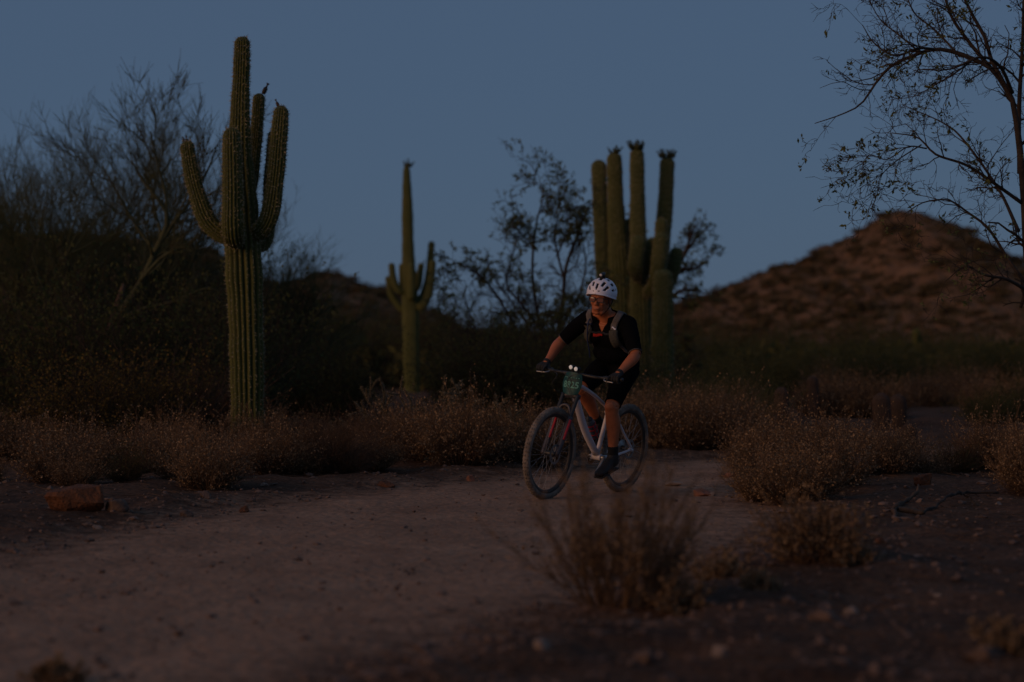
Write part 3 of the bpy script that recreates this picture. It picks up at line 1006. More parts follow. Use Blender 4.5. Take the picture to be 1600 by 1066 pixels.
pv1 = palo_verde('broad twiggy tree at the left edge of the picture', 35.0, 40, 238, 1.75, 201, 7, 0.1, low=True)
pv2 = palo_verde('tallest wispy tree left of the tall saguaro, leaning right', 37.0, 205, 200, 1.5, 202, 5, 0.6, 0.8, low=True)
palo_verde('twiggy tree behind the tall saguaro, its brush showing right of the stem', 39.0, 395, 372, 1.35, 203, 6, 0.55, 0.9, low=True)
palo_verde('half-hidden twiggy tree between the two left-hand crowns', 40.0, 130, 262, 1.6, 204, 6, 0.2, 0.9, low=True)
palo_verde('low bushy tree filling the gap left of the slim saguaro', 46.0, 480, 478, 1.0, 226, 6, 0.0, 0.9, low=True)
limb_tree('palo_verde_tree', 'bent green-barked tree with a visible crooked trunk left of the tall saguaro', 33.0, (150, 0),
          [[(150, 668, 6), (158, 580, 6), (180, 505, 6), (218, 445, 5.6), (244, 390, 5), (262, 345, 4), (250, 315, 3), (225, 285, 2.2), (205, 250, 1.2)],
           [(246, 388, 4), (270, 350, 3.2), (300, 310, 2.6), (325, 265, 1.8), (340, 225, 1)],
           [(182, 503, 4), (225, 482, 3.4), (275, 470, 3), (318, 452, 2.2), (345, 455, 1.2)],
           [(262, 346, 3), (258, 300, 2.4), (245, 250, 1.8), (235, 205, 1)],
           [(240, 395, 3, 0.3), (205, 350, 2.4, 0.4), (175, 300, 1.8, 0.5), (150, 255, 1, 0.5)],
           [(222, 440, 3, -0.2), (262, 400, 2.4, -0.3), (310, 375, 1.8, -0.3), (345, 340, 1, -0.3)],
           [(160, 570, 3), (110, 520, 2.4), (70, 455, 1.8), (50, 400, 1)]],
          np.random.default_rng(207), MT['leaf'], MT['green_bark'],
          [(10, 0.25, 1.0, 36, 0.75, 7, 0.14, 0.07, 0.5), (6, 0.2, 1.0, 30, 0.42, 5, 0.12, 0.08, 0.6), (5, 0.2, 1.0, 26, 0.24, 4, 0.10, 0.08, 0.7)], None)
# a broken pale snag on the leaning tree
sn = M()
p, r = world_limb([(160, 560, 5), (172, 515, 5), (180, 488, 5), (188, 462, 4.5), (193, 443, 2)], 33.5, 16)
org = np.array(pv2.location)
tubes(sn, p - org, r, 8, cap=True)
o = sn.build('broken_branch', mat('snag_wood', (0.17, 0.105, 0.070), (0.09, 0.06, 0.045), scale=9, rough=0.9, bump=0.01), pv2)
tag(o, 'pale broken branch stub pointing upward')
for pts in ([(-20, 525, 2), (40, 540, 2.6), (80, 553, 2.6), (105, 552, 2.4), (140, 540, 2), (200, 528, 1)], [(30, 500, 1.5), (70, 525, 2), (105, 552, 2)], [(-10, 620, 2), (40, 600, 2), (90, 592, 1.2)]):
    sn = M()
    p, r = world_limb(pts, 30.5, 20)
    tubes(sn, p - np.array(pv1.location), r, 7, cap=True)
    tag(sn.build('dead_limb', MT['dead'], pv1), 'bare grey dead limb hanging low')


# ---------------------------------------------------------------- shrubs
def shrub_meshes(seed, n, h, w, seeds, leaf, kind='dry', up=0.12, sub=4):
    g = np.random.default_rng(seed)
    a = g.uniform(0, 2 * np.pi, n)
    rad = np.sqrt(g.uniform(0, 1, n))
    d = nrm(np.stack([np.cos(a) * rad * w * 1.25, np.sin(a) * rad * w * 1.25, np.full(n, h) * g.uniform(0.55, 1.1, n)], -1))
    b = np.stack([np.cos(a) * rad * w * 0.28, np.sin(a) * rad * w * 0.28, np.full(n, -0.02)], -1)
    L = (h * (1.05 - 0.12 * rad)) * np.clip(g.normal(0.78, 0.24, n), 0.25, 1.12)
    lump = 1 + 0.34 * np.sin(a * 3 + seed) * rad + 0.22 * np.sin(a * 5 + 2.1 * seed)
    L = L * np.clip(lump, 0.5, 1.3)
    out = [b]
    for j in range(5):
        out.append(out[-1] + d * (L / 5)[:, None])
        d = nrm(d + g.normal(scale=0.2, size=d.shape) + np.array([0, 0, up]))
    p0 = np.stack(out, 1)
    r0 = np.linspace(0.0042, 0.0016, 6)[None] * g.uniform(0.7, 1.3, (n, 1))
    st = M()
    tubes(st, p0, r0, 3)
    p1, r1 = sprout(p0, r0, sub, 0.3, 1, 40, h * 0.30, 4, 0.25, 0.1, 0.6, 0.0012, g=g)
    tubes(st, p1, r1, 3)
    lm = M()
    pos, dd = along(p1, seeds, 0.2, 1.0, g)
    leaves(lm, pos, leaf, 1.6, dirs=dd, g=g, spread=1.0)
    return st.mesh('stems'), lm.mesh('leaves', False, 'tone')


def shrub_proto(name, meshes, smat, lmat, partname):
    root = empty(name)
    a = obj('stems', meshes[0], smat, root)
    b = obj(partname, meshes[1], lmat, root)
    return root


PROTO = {}
for i in range(5):
    PROTO['dry%d' % i] = shrub_proto('bursage_shrub', shrub_meshes(300 + i, 330, 0.56, 0.52, 3, 0.021, sub=5), MT['dry_stem'], MT['seed'], 'seed_heads')
for i in range(3):
    PROTO['scrub%d' % i] = shrub_proto('creosote_bush', shrub_meshes(320 + i, 230, 1.15, 0.75, 5, 0.034, up=0.05, sub=6), MT['bark'], MT['scrub'], 'foliage')
for i in range(2):
    PROTO['green%d' % i] = shrub_proto('green_bush', shrub_meshes(330 + i, 230, 0.85, 0.7, 5, 0.034, up=0.05, sub=6), MT['green_bark'], MT['scrub_green'], 'foliage')
PROTO['gold0'] = shrub_proto('yellowing_bush', shrub_meshes(340, 200, 0.95, 0.6, 5, 0.03, up=0.05, sub=5), MT['bark'], MT['gold_leaf'], 'foliage')
PROTO['bare0'] = shrub_proto('leafless_shrub', shrub_meshes(345, 260, 0.6, 0.6, 1, 0.008, up=0.0, sub=6), MT['dead'], MT['dead'], 'twig_tips')
PROTO['olive0'] = shrub_proto('bursage_shrub', shrub_meshes(352, 260, 0.5, 0.5, 4, 0.018, sub=5), MT['dry_stem'], MT['scrub_green'], 'foliage')
USED = set()


def put(key, x, y, s, rz, label, cat, group=None, sz=1.0, z=None):
    pr = PROTO[key]
    if key in USED:
        o = copy_tree(pr)
    else:
        USED.add(key)
        o = pr
    if z is None:
        z = float(gz(x, y)[0])
    o.location = (x, y, z - 0.01)
    o.rotation_euler = (0, 0, rz)
    o.scale = (s, s, s * sz)
    tag(o, label, cat, group)
    return o


ORD = ['leftmost', 'second', 'third', 'fourth', 'fifth', 'sixth', 'seventh', 'eighth', 'ninth', 'tenth', 'eleventh', 'twelfth', 'thirteenth',
       'fourteenth', 'fifteenth', 'sixteenth', 'seventeenth', 'eighteenth', 'nineteenth', 'twentieth']


def row(keys, x0, x1, D0, D1, n, s0, s1, label, cat, group, g, jit=0.5, sz=1.0):
    """A loose row of shrubs; each label tells its place in the row."""
    spots = []
    for i in range(n):
        px = x0 + (x1 - x0) * (i + g.uniform(0.5 - jit, 0.5 + jit)) / n
        D = g.uniform(D0, D1)
        x = (px - 800) / FPX * D
        if trail_sd([x], [D])[0] > -0.30 or (560 < px < 725 and 30 < D < 62):
            continue
        spots.append((px, D, x))
    for j, (px, D, x) in enumerate(sorted(spots)):
        lab = ('leftmost ' if j == 0 else ORD[min(j, 19)] + ' from left of ') + (label if j == 0 else label.replace(' bush ', ' bushes ', 1).replace(' shrub ', ' shrubs ', 1))
        put(keys[int(g.integers(len(keys)))], x, D, g.uniform(s0, s1), g.uniform(0, 6.28), lab, cat, group, sz * g.uniform(0.85, 1.2))


gs = np.random.default_rng(400)
DRY = ['dry%d' % i for i in range(5)]
MIX = DRY + ['bare0', 'dry1', 'dry3', 'bare0', 'olive0']
SCR = ['scrub%d' % i for i in range(3)]
GRN = ['green0', 'green1']
row(MIX, -40, 370, 19.6, 21.2, 6, 0.45, 0.92, 'front-row dry shrub behind the orange boulder', 'shrub', 'bursage left of the tall saguaro', gs)
row(MIX, -60, 345, 22.0, 25.0, 8, 0.5, 1.0, 'back-row dry shrub left of the tall saguaro', 'shrub', 'bursage left of the tall saguaro', gs)
row(MIX, 380, 600, 21.4, 23.0, 6, 0.45, 0.85, 'dry shrub edging the trail below the slim saguaro', 'shrub', 'bursage along the trail', gs)
row(MIX, 590, 835, 22.8, 24.6, 8, 0.70, 1.05, 'dry shrub at the trail edge left of the front wheel', 'shrub', 'bursage beside the front wheel', gs)
row(DRY, 380, 560, 25.0, 28.0, 5, 0.60, 0.85, 'back-row dry bursage shrub right of the tall saguaro', 'shrub', 'bursage back row', gs)
row(DRY, 560, 840, 25.0, 26.6, 9, 0.80, 1.12, 'back-row dry bursage shrub under the cholla', 'shrub', 'bursage back row', gs)
row(DRY, 1000, 1160, 26.6, 28.4, 6, 0.9, 1.2, 'pale dry bursage shrub just behind the rear wheel', 'shrub', 'bursage behind the rear wheel', gs)
row(DRY, 860, 1010, 26.8, 29.0, 5, 0.8, 1.1, 'dry bursage shrub seen through the bicycle frame', 'shrub', 'bursage behind the bicycle', gs)
for (px, py, s, k, lab) in [(1195, 783, 0.72, 0, 'front left'), (1245, 790, 0.85, 1, 'front middle'), (1300, 772, 0.8, 2, 'front right'), (1190, 742, 0.85, 3, 'back left'),
                            (1225, 730, 1.0, 4, 'tallest back'), (1275, 738, 0.95, 0, 'back middle'), (1330, 732, 0.85, 1, 'back right')]:
    D = CAM_H * FPX / (py - 540)
    put(DRY[k], (px - 800) / FPX * D, D, s, px * 1.7, lab + ' seedy dry shrub in the clump right of the trail bend', 'shrub', 'bursage clump right of the trail bend')
row(MIX, 1340, 1640, 21.0, 23.0, 7, 0.35, 0.85, 'dry shrub behind the dead branch', 'shrub', 'bursage behind the dead branch', gs)
row(MIX, 1180, 1660, 24.0, 29.0, 13, 0.45, 0.85, 'dry shrub in front of the barrel cacti', 'shrub', 'bursage before the barrel cacti', gs)
row(DRY, 1240, 1680, 36.0, 48.0, 14, 0.9, 1.3, 'blurred low dry shrub behind the barrel cacti', 'shrub', 'blurred shrubs behind the barrel cacti', gs)
row(DRY, 1560, 1680, 18.0, 19.5, 2, 0.8, 0.9, 'dry bursage shrub at the right edge beside the dead branch', 'shrub', 'bursage at the right edge', gs)
# darker scrub further back
row(SCR, -120, 360, 28.5, 33.0, 13, 1.0, 1.45, 'dark creosote bush in front of the twiggy trees on the left', 'bush', 'creosote under the left trees', gs)
row(SCR, -160, 380, 37.0, 46.0, 13, 1.3, 1.9, 'dark creosote bush behind the twiggy trees on the left', 'bush', 'creosote under the left trees', gs)
row(SCR, 410, 530, 34.0, 46.0, 7, 0.7, 1.0, 'dark creosote bush between the tall and slim saguaros', 'bush', 'creosote round the slim saguaro', gs)
row(SCR, 520, 760, 64.0, 80.0, 11, 1.2, 1.7, 'dark creosote bush behind the slim saguaro', 'bush', 'creosote round the slim saguaro', gs)
row(SCR, 720, 960, 34.0, 38.0, 9, 0.9, 1.2, 'dark creosote bush under the leafy tree left of the rider', 'bush', 'creosote under the leafy tree', gs)
row(SCR, 725, 1080, 48.0, 62.0, 10, 1.1, 1.5, 'blurred creosote bush behind the clustered saguaros', 'bush', 'creosote behind the clustered saguaros', gs)
row(GRN, 1060, 1180, 30.0, 42.0, 5, 0.75, 1.1, 'olive-green bush at the foot of the short saguaro', 'bush', 'green bushes by the short saguaro', gs)
row(GRN, 1100, 1680, 50.0, 62.0, 17, 0.9, 1.3, 'nearer blurred green bush on the flat below the right hill', 'bush', 'green bushes on the flat', gs)
row(GRN, 1060, 1680, 70.0, 100.0, 18, 1.3, 2.0, 'farther blurred green bush on the flat below the right hill', 'bush', 'green bushes on the flat', gs)
row(GRN, 400, 560, 66.0, 90.0, 6, 1.2, 1.7, 'blurred green bush at the foot of the left ridge', 'bush', 'green bushes below the left ridge', gs)
for px, py, s, lab in [(1545, 668, 0.62, 'low bright green bush behind the dry shrubs near the right edge'), (1590, 664, 0.7, 'low bright green bush touching the right edge behind dry shrubs')]:
    D = CAM_H * FPX / (py - 540)
    put('green0', (px - 800) / FPX * D, D, s, px, lab, 'bush')
for px, D, s, lab in [(120, 25.6, 1.05, 'yellow-leaved bush below the broken branch stub'), (205, 26.2, 1.15, 'yellow-leaved bush right of its twin, below the leaning tree'),
                      (275, 27.0, 0.9, 'smaller yellow-leaved bush just left of the tall saguaro')]:
    put('gold0', (px - 800) / FPX * D, D, s, px, lab, 'bush')
for px, py, s, lab in [(315, 737, 0.62, 'bare grey twiggy shrub left of the tall saguaro, near the trail'), (275, 640, 1.9, 'bare grey twiggy shrub among the yellow-leaved bushes'),
                       (1505, 745, 0.55, 'bare grey twiggy shrub behind the dead branch on the right')]:
    D = min(CAM_H * FPX / (py - 540), 27)
    put('bare0', (px - 800) / FPX * D, D, s, px, lab, 'shrub')


# feathery dry bushes close to the camera
def feather_bush(label, px, py, h, w, n, seed, mtl='dry_stem'):
    g = np.random.default_rng(seed)
    D = CAM_H * FPX / (py - 540)
    x = (px - 800) / FPX * D
    root = empty('dry_bush', (x, D, float(gz(x, D)[0]) - 0.01))
    tag(root, label, 'bush')
    a = g.uniform(0, 2 * np.pi, n)
    rad = np.sqrt(g.uniform(0.02, 1, n))
    d = nrm(np.stack([np.cos(a) * rad * w * 0.95, np.sin(a) * rad * w * 0.95, np.full(n, h * 0.9)], -1) + g.normal(scale=0.16, size=(n, 3)))
    d[:, 2] = np.abs(d[:, 2]) + 0.08
    b = np.stack([np.cos(a) * rad * w * 0.34, np.sin(a) * rad * w * 0.34, np.zeros(n)], -1)
    L = h * g.uniform(0.35, 1.1, n) * (1 + 0.1 * np.sin(a * 4 + seed))
    out = [b]
    for j in range(7):
        out.append(out[-1] + d * (L / 7)[:, None])
        d = nrm(d + g.normal(scale=0.13, size=d.shape) + np.array([0, 0, 0.07]))
    p0 = np.stack(out, 1)
    r0 = np.linspace(0.0048, 0.0018, 8)[None] * g.uniform(0.7, 1.2, (n, 1))
    st = M()
    tubes(st, p0, r0, 3)
    p1, r1 = sprout(p0, r0, 16, 0.25, 1, 28, h * 0.17, 4, 0.15, 0.08, 0.6, 0.0013, g=g)
    tubes(st, p1, r1, 3)
    s = st.build('stems', MT[mtl], root)
    lm = M()
    pos, dd = along(p1, 3, 0.2, 1.0, g)
    leaves(lm, pos, 0.019, 2.2, dirs=dd, g=g, spread=0.6)
    lm.build('seed_heads', MT['seed'], root, smooth=False, attr='tone')
    return root


feather_bush('large out-of-focus feathery dry bush in the foreground before the rider', 965, 960, 0.64, 0.52, 95, 501)
feather_bush('smaller blurred dry bush in the foreground right of the large one', 1272, 902, 0.37, 0.30, 110, 502)
for i_, (px_, py_, h_, w_, lab_) in enumerate([(1060, 965, 0.16, 0.22, 'low straw tuft hugging the right foot of the large foreground bush'),
                                               (1180, 945, 0.10, 0.16, 'low straw tuft between the two blurred foreground bushes'), 
                                               (1330, 905, 0.10, 0.16, 'low straw tuft right of the smaller foreground bush')]):
    feather_bush(lab_, px_, py_, h_, w_, 60, 520 + i_)
feather_bush('tiny blurred dry tuft between the two foreground bushes', 1128, 925, 0.16, 0.14, 50, 503)
feather_bush('dark blurred tuft at the bottom right corner', 1575, 1050, 0.16, 0.2, 60, 505, 'bark')
feather_bush('dark blurred tuft at the bottom left corner', 90, 1062, 0.09, 0.16, 60, 506)


def grass_tuft(label, px, D, h, n, seed, group):
    g = np.random.default_rng(seed)
    x = (px - 800) / FPX * D
    a = g.uniform(0, 2 * np.pi, n)
    rr = np.sqrt(g.uniform(0, 1, n)) * 0.16
    b = np.stack([np.cos(a) * rr, np.sin(a) * rr, np.zeros(n) - 0.01], -1)
    d = nrm(np.stack([np.cos(a) * 0.35, np.sin(a) * 0.35, np.ones(n)], -1) + g.normal(scale=0.12, size=(n, 3)))
    L = h * g.uniform(0.5, 1.1, n)
    out = [b]
    for j in range(4):
        out.append(out[-1] + d * (L / 4)[:, None])
        d = nrm(d + np.array([0, 0, -0.08]) + 0.1 * np.stack([np.cos(a), np.sin(a), 0 * a], -1))
    m = M()
    tubes(m, np.stack(out, 1), np.linspace(0.003, 0.0009, 5)[None] * np.ones((n, 1)), 3)
    o = m.build('grass_tuft', MT['straw'])
    o.location = (x, D, float(gz(x, D)[0]))
    tag(o, label, 'grass', group)


for i, px in enumerate(np.linspace(985, 1175, 11)):
    grass_tuft('upright tuft of straw grass behind the rear wheel and rider', px + gs.uniform(-8, 8), gs.uniform(28.6, 31.0), gs.uniform(0.6, 0.85), 150, 600 + i, 'straw grass behind the rider')


# ---------------------------------------------------------------- cholla and barrel cacti
def cholla(label, px, py, D, h, seed, group=None):
    g = np.random.default_rng(seed)
    x = (px - 800) / FPX * D
    z0 = float(gz(x, D)[0])
    root = empty('cholla', (x, D, z0))
    tag(root, label, 'cactus', group)
    top = CAM_H + (540 - py) / FPX * D - z0
    segs = []

    def joint(b, d, n, r, lvl):
        L = top * g.uniform(0.24, 0.36) * (0.85 ** lvl)
        e = b + d * L
        segs.append((b, e, r))
        if n <= 0:
            return
        for _ in range(2 if lvl > 0 else 3):
            nd = nrm(d + g.normal(scale=0.75, size=3) + np.array([0, 0, 0.15]))
            joint(e if g.uniform() < 0.6 else b + d * L * g.uniform(0.5, 0.95), nd, n - 1, r * 0.9, lvl + 1)
    joint(np.array([0, 0, -0.05]), nrm(np.array([g.normal() * 0.2, g.normal() * 0.2, 1.0])), 3, 0.0135, 0)
    joint(np.array([0.03, 0, -0.05]), nrm(np.array([0.6 * g.normal(), 0.4, 0.8])), 2, 0.013, 0)
    zz = max(s[1][2] for s in segs)
    m, sp = M(), M()
    for b, e, r in segs:
        b, e = b * (top / zz), e * (top / zz)
        t = np.linspace(0, 1, 7)
        pts = b[None] * (1 - t)[:, None] + e[None] * t[:, None]
        tubes(m, pts, r * np.array([0.7, 1, 0.92, 1.02, 0.95, 1.0, 0.72]), 8, cap=True)
        n = 90
        tt = g.uniform(0, 1, n)
        c = b[None] * (1 - tt)[:, None] + e[None] * tt[:, None]
        d = nrm(g.normal(size=(n, 3)))
        s = nrm(np.cross(d, g.normal(size=(n, 3)))) * 0.0012
        sp.add(np.stack([c - s, c + s, c + d * (r + 0.022)], 1).reshape(-1, 3), f3=np.arange(3 * n).reshape(n, 3))
    j = m.build('joints', MT['cholla'], root)
    tag(sp.build('spines', MT['spine'], j, smooth=False), kind='stuff')


for i, (px, py, D, lab) in enumerate([(584, 588, 25.6, 'upright cholla with stubby side joints left of the slim saguaro foot'),
                                      (612, 612, 25.8, 'cholla with long level joints just left of the slim saguaro foot'),
                                      (660, 590, 25.4, 'cholla with one tall upright joint right of the slim saguaro foot'),
                                      (702, 586, 25.2, 'tallest branching cholla above the dry shrubs left of the rider'),
                                      (738, 604, 25.4, 'forked cholla on the right slope of the shrub mound'),
                                      (788, 626, 24.9, 'low sprawling cholla nearest to the front wheel')]):
    cholla(lab, px, py, D, 0, 700 + i)


def barrel(label, px, yt, yb, wpx, D, seed):
    x = (px - 800) / FPX * D
    z = float(gz(x, D)[0])
    zt = CAM_H + (540 - yt) / FPX * D - z
    r = wpx / 2 / FPX * D
    m, dat = stem_rings([(0, 0, -0.1, r * 0.8), (0.01, 0, zt * 0.35, r), (0.0, 0, zt * 0.75, r), (0.0, 0.0, zt, r * 0.85)], 20, 4, 0.15, 30)
    root = empty('barrel_cactus', (x, D, z))
    tag(root, label, 'cactus')
    b = m.build('stem', MT['barrel'], root, attr='crest')
    g = np.random.default_rng(seed)
    tag(spines(dat, 0.03, 0.04, 0.004, 3, g).build('spines', mat('barrel_spine', (0.075, 0.040, 0.028), (0.04, 0.024, 0.018), scale=9), b, smooth=False), kind='stuff')


barrel('leaning dark barrel cactus, leftmost on the flat right of the trail', 1221, 605, 660, 21, 33.0, 801)
barrel('reddish-topped barrel cactus farther back, second from left', 1270, 588, 640, 18, 38.0, 802)
barrel('pale rounded barrel cactus below the lone saguaro column', 1377, 614, 660, 27, 33.5, 803)
barrel('small dark barrel cactus touching the pale rounded one', 1403, 616, 660, 24, 34.5, 804)
barrel('low dark barrel cactus nearest the dead branch', 1420, 662, 700, 22, 28.0, 805)

# ---------------------------------------------------------------- far scrub
fm = M()
gf = np.random.default_rng(900)
n = 1300
fy = gf.uniform(62, 190, n)
fx = gf.uniform(-0.26, 0.26, n) * fy
fz = gz(fx, fy)
for i in range(n):
    k = 70
    s = gf.uniform(0.5, 1.2)
    d = nrm(gf.normal(size=(k, 3)))
    pos = d * gf.uniform(0.5, 1, (k, 1)) * np.array([s * 0.8, s * 0.8, s * 0.62]) + np.array([fx[i], fy[i], fz[i] + 0.5 * s])
    pos[:, 2] = np.maximum(pos[:, 2], fz[i])
    leaves(fm, pos, 0.30 * s, 1.6, g=gf)
o = fm.build('desert_scrub', MT['scrub_green'], smooth=False, attr='tone')
tag(o, 'far grey-green desert scrub covering the flats', 'scrub', kind='stuff')


def hill_shrub_mesh(seed):
    g = np.random.default_rng(seed)
    k = 220
    d = nrm(g.normal(size=(k, 3)))
    d[:, 2] = np.abs(d[:, 2])
    pos = d * g.uniform(0.4, 1, (k, 1)) * np.array([0.85, 0.85, 0.6])
    return leaves(M(), pos, 0.26, 1.5, g=g).mesh('hill_shrub', False, 'tone')


HS = [hill_shrub_mesh(910 + i) for i in range(4)]
for me in HS:
    me.materials.append(MT['hill_scrub'])


def hill_shrubs(h, x0, x1, y0, y1, n, label, group, seed, smin, smax, vis):
    g = np.random.default_rng(seed)
    c = 0
    while c < n:
        y = g.uniform(y0, y1)
        px = g.uniform(x0, x1)
        x = (px - 800) / FPX * y
        z = float(h(x, y))
        if z < 0.4 or (z - CAM_H) / y < vis:
            continue
        o = obj('hill_shrub', HS[int(g.integers(4))])
        s = g.uniform(smin, smax)
        o.location = (x, y, z - 0.05)
        o.scale = (s * g.uniform(1.0, 1.7), s, s * g.uniform(0.7, 1.0))
        o.rotation_euler = (0, 0, g.uniform(-0.4, 0.4))
        tag(o, label, 'shrub', group)
        c += 1


hill_shrubs(hr, 1030, 1640, 185, 252, 208, 'dark shrub dotting the slope of the right-hand hill', 'shrubs on the right hill', 920, 0.5, 1.3, 0.001)
hill_shrubs(hl, 380, 740, 160, 212, 60, 'dark shrub dotting the ridge behind the slim saguaro', 'shrubs on the left ridge', 921, 0.55, 1.15, 0.004)
hill_shrubs(hl, -10, 370, 190, 214, 32, 'dark shrub on the ridge crest behind the left-hand trees', 'shrubs on the left ridge crest', 922, 0.7, 1.4, 0.03)

def hill_cover(h, x0, x1, y0, y1, n, seed, label):
    """Small scrub and stones too small to tell apart on a far slope."""
    g = np.random.default_rng(seed)
    y = g.uniform(y0, y1, n)
    x = (g.uniform(x0, x1, n) - 800) / FPX * y
    z = h(x, y)
    k = z > 0.3
    x, y, z = x[k], y[k], z[k]
    q = 26
    s_ = g.uniform(0.22, 0.6, len(x))
    d = nrm(g.normal(size=(len(x), q, 3)))
    d[:, :, 2] = np.abs(d[:, :, 2])
    pos = np.stack([x, y, z], -1)[:, None] + d * (s_[:, None, None] * np.array([1.2, 0.9, 0.75])) * g.uniform(0.3, 1, (len(x), q, 1))
    m = M()
    leaves(m, pos.reshape(-1, 3), 0.22, 1.5, g=g)
    tag(m.build('hill_scrub', MT['hill_scrub'], smooth=False, attr='tone'), label, 'scrub', kind='stuff')


hill_cover(hr, 1000, 1680, 170, 254, 1900, 930, 'fine low scrub covering the slope of the right hill')
hill_cover(hl, 360, 760, 140, 214, 900, 931, 'fine low scrub covering the left ridge')

# ---------------------------------------------------------------- rocks, dead wood, gravel
bm = bmesh.new()
bmesh.ops.create_icosphere(bm, subdivisions=3, radius=1.0)
ICO_V = np.array([v.co[:] for v in bm.verts])
ICO_F = np.array([[v.index for v in f.verts] for f in bm.faces])
bm.free()
bm = bmesh.new()
bmesh.ops.create_icosphere(bm, subdivisions=1, radius=1.0)
PEB_V = np.array([v.co[:] for v in bm.verts])
PEB_F = np.array([[v.index for v in f.verts] for f in bm.faces])
bm.free()


def rock(label, px, py, wpx, hpx, mtl, seed, deep=0.8, cat='rock', tilt=0.0, group=None):
    g = np.random.default_rng(seed)
    D = CAM_H * FPX / (py - 540)
    v = ICO_V.copy()
    for _ in range(20):
        nn = nrm(g.normal(size=3))
        dd = g.uniform(0.5, 0.78)
        s = v @ nn
        v -= np.maximum(s - dd, 0)[:, None] * nn * 0.92
    v += 0.05 * np.stack([fbm(v[:, 0] * 3 + seed, v[:, 1] * 3 + v[:, 2] * 2, 5 + i) for i in range(3)], -1)
    v /= np.abs(v).max(0)
    wx, hz = wpx / FPX * D / 2, hpx / FPX * D
    v = v * np.array([wx, wx * deep, hz * 0.70])
    low = v[:, 2] < 0
    v[low, :2] *= 1.05
    x = (px - 800) / FPX * D
    o = M().add(v + np.array([0, 0, hz * 0.40]), f3=ICO_F).build('rock', MT[mtl], smooth=False)
    o.location = (x, D + wx * deep * 0.6, float(gz(x, D)[0]) - hz * 0.16)
    o.rotation_euler = (0, tilt, 0)
    tag(o, label, cat, group)


ROCKS = [('orange boulder in front of the dry shrubs on the left', 118, 812, 100, 44, 'rock_orange', 44, 0.7),
         ('low dark brown rock touching the right end of the orange boulder', 182, 812, 40, 22, 'rock', 32, 0.9),
         ('flat pale stone at the trail edge below the slim saguaro', 600, 763, 34, 11, 'rock_orange', 3, 0.8),
         ('small orange stone at the trail edge left of the front wheel', 735, 752, 14, 11, 'rock_red', 4, 0.9),
         ('brown boulder half hidden in the dry shrubs right of the trail', 1336, 758, 46, 36, 'rock', 5, 0.8),
         ('squarish orange-brown rock behind the dead branch', 1444, 768, 32, 20, 'rock_orange', 6, 0.8),
         ('rounded blurred boulder right of the smaller foreground bush', 1326, 838, 58, 30, 'rock', 7, 0.8),
         ('flat red stone on the trail edge right of the rear wheel', 1096, 775, 36, 13, 'rock_red', 8, 0.9),
         ('small pale stone touching the flat red stone', 1110, 775, 16, 7, 'rock_pale', 9, 0.9),
         ('flat reddish stone farther back by the dry shrubs right of the trail', 1142, 745, 22, 7, 'rock_red', 10, 0.9),
         ('flat tan stone slab in the trail right of the rear wheel', 1052, 758, 30, 6, 'rock_pale', 11, 0.9),
         ('pale blurred pebble at the bottom edge below the foreground bush', 846, 1052, 28, 17, 'rock_pale', 12, 0.9),
         ('brown blurred stone at the bottom edge right of the pale pebble', 1010, 1062, 44, 24, 'rock', 13, 0.9),
         ('pale blurred stone on the dark soil at lower right', 1330, 978, 28, 14, 'rock_pale', 14, 0.9),
         ('dark blurred rock behind the pale stone at lower right', 1290, 1000, 56, 18, 'rock', 15, 0.9),
         ('tiny pale stone at the lower right edge of the soil', 1466, 950, 15, 9, 'rock_pale', 16, 0.9),
         ('tan stone near the foot of the small foreground bush', 1375, 868, 18, 12, 'rock_orange', 17, 0.9),
         ('small tan stone just before the dead branch', 1402, 820, 18, 10, 'rock', 18, 0.9),
         ('small pale stone on the gravel left of the trail', 382, 800, 18, 11, 'rock_orange', 19, 0.9),
         ('grey stone in the gravel right of the dark boulder', 290, 808, 24, 12, 'rock', 20, 0.9),
         ('small stone in the gravel below the orange boulder', 152, 826, 16, 8, 'rock_pale', 21, 0.9),
         ('brown stone at the trail edge under the bare grey shrub', 322, 790, 22, 11, 'rock', 22, 0.9),
         ('pale stone at the foot of the shrubs left of the trail', 412, 768, 14, 8, 'rock_pale', 23, 0.9),
         ('pale blurred stone at the bottom edge, right of centre', 1124, 1058, 26, 20, 'rock_pale', 24, 0.9),
         ('brown stone right of the dead branch', 1560, 797, 14, 8, 'rock_pale', 25, 0.9),
         ('dark blurred rock at the bottom right corner', 1540, 1060, 70, 24, 'rock', 26, 0.9)]
for r_ in ROCKS:
    rock(*r_[:6], 1000 + r_[6], r_[7])

# dead branch on the right
db = empty('dead_branch', (0, 0, 0))
D = 17.4
def on_ground(pts, lift):
    out = []
    for px, py, r, l in pts:
        d = CAM_H * FPX / (py + l - 540)
        x = (px - 800) / FPX * d
        out.append([x, d, float(gz(x, d)[0]) + l / FPX * d, r / FPX * d])
    return out
bpth = [[(1434, 768, 2.5, 22), (1431, 780, 4, 12), (1418, 790, 5, 6), (1402, 798, 5.5, 5), (1396, 806, 5, 3), (1400, 815, 3, 2)],
        [(1402, 800, 5, 5), (1428, 803, 4.5, 6), (1442, 804, 4, 8), (1458, 793, 3.6, 14), (1480, 786, 3.2, 14), (1515, 781, 2.6, 10), (1560, 786, 1.6, 4)],
        [(1492, 784, 2.2, 12), (1512, 787, 1.8, 8), (1524, 795, 1.2, 3)]]
bo = on_ground(bpth[0], 0)[2]
db.location = (bo[0], bo[1], bo[2])
tag(db, 'twisted grey dead branch lying on the soil at right', 'branch')
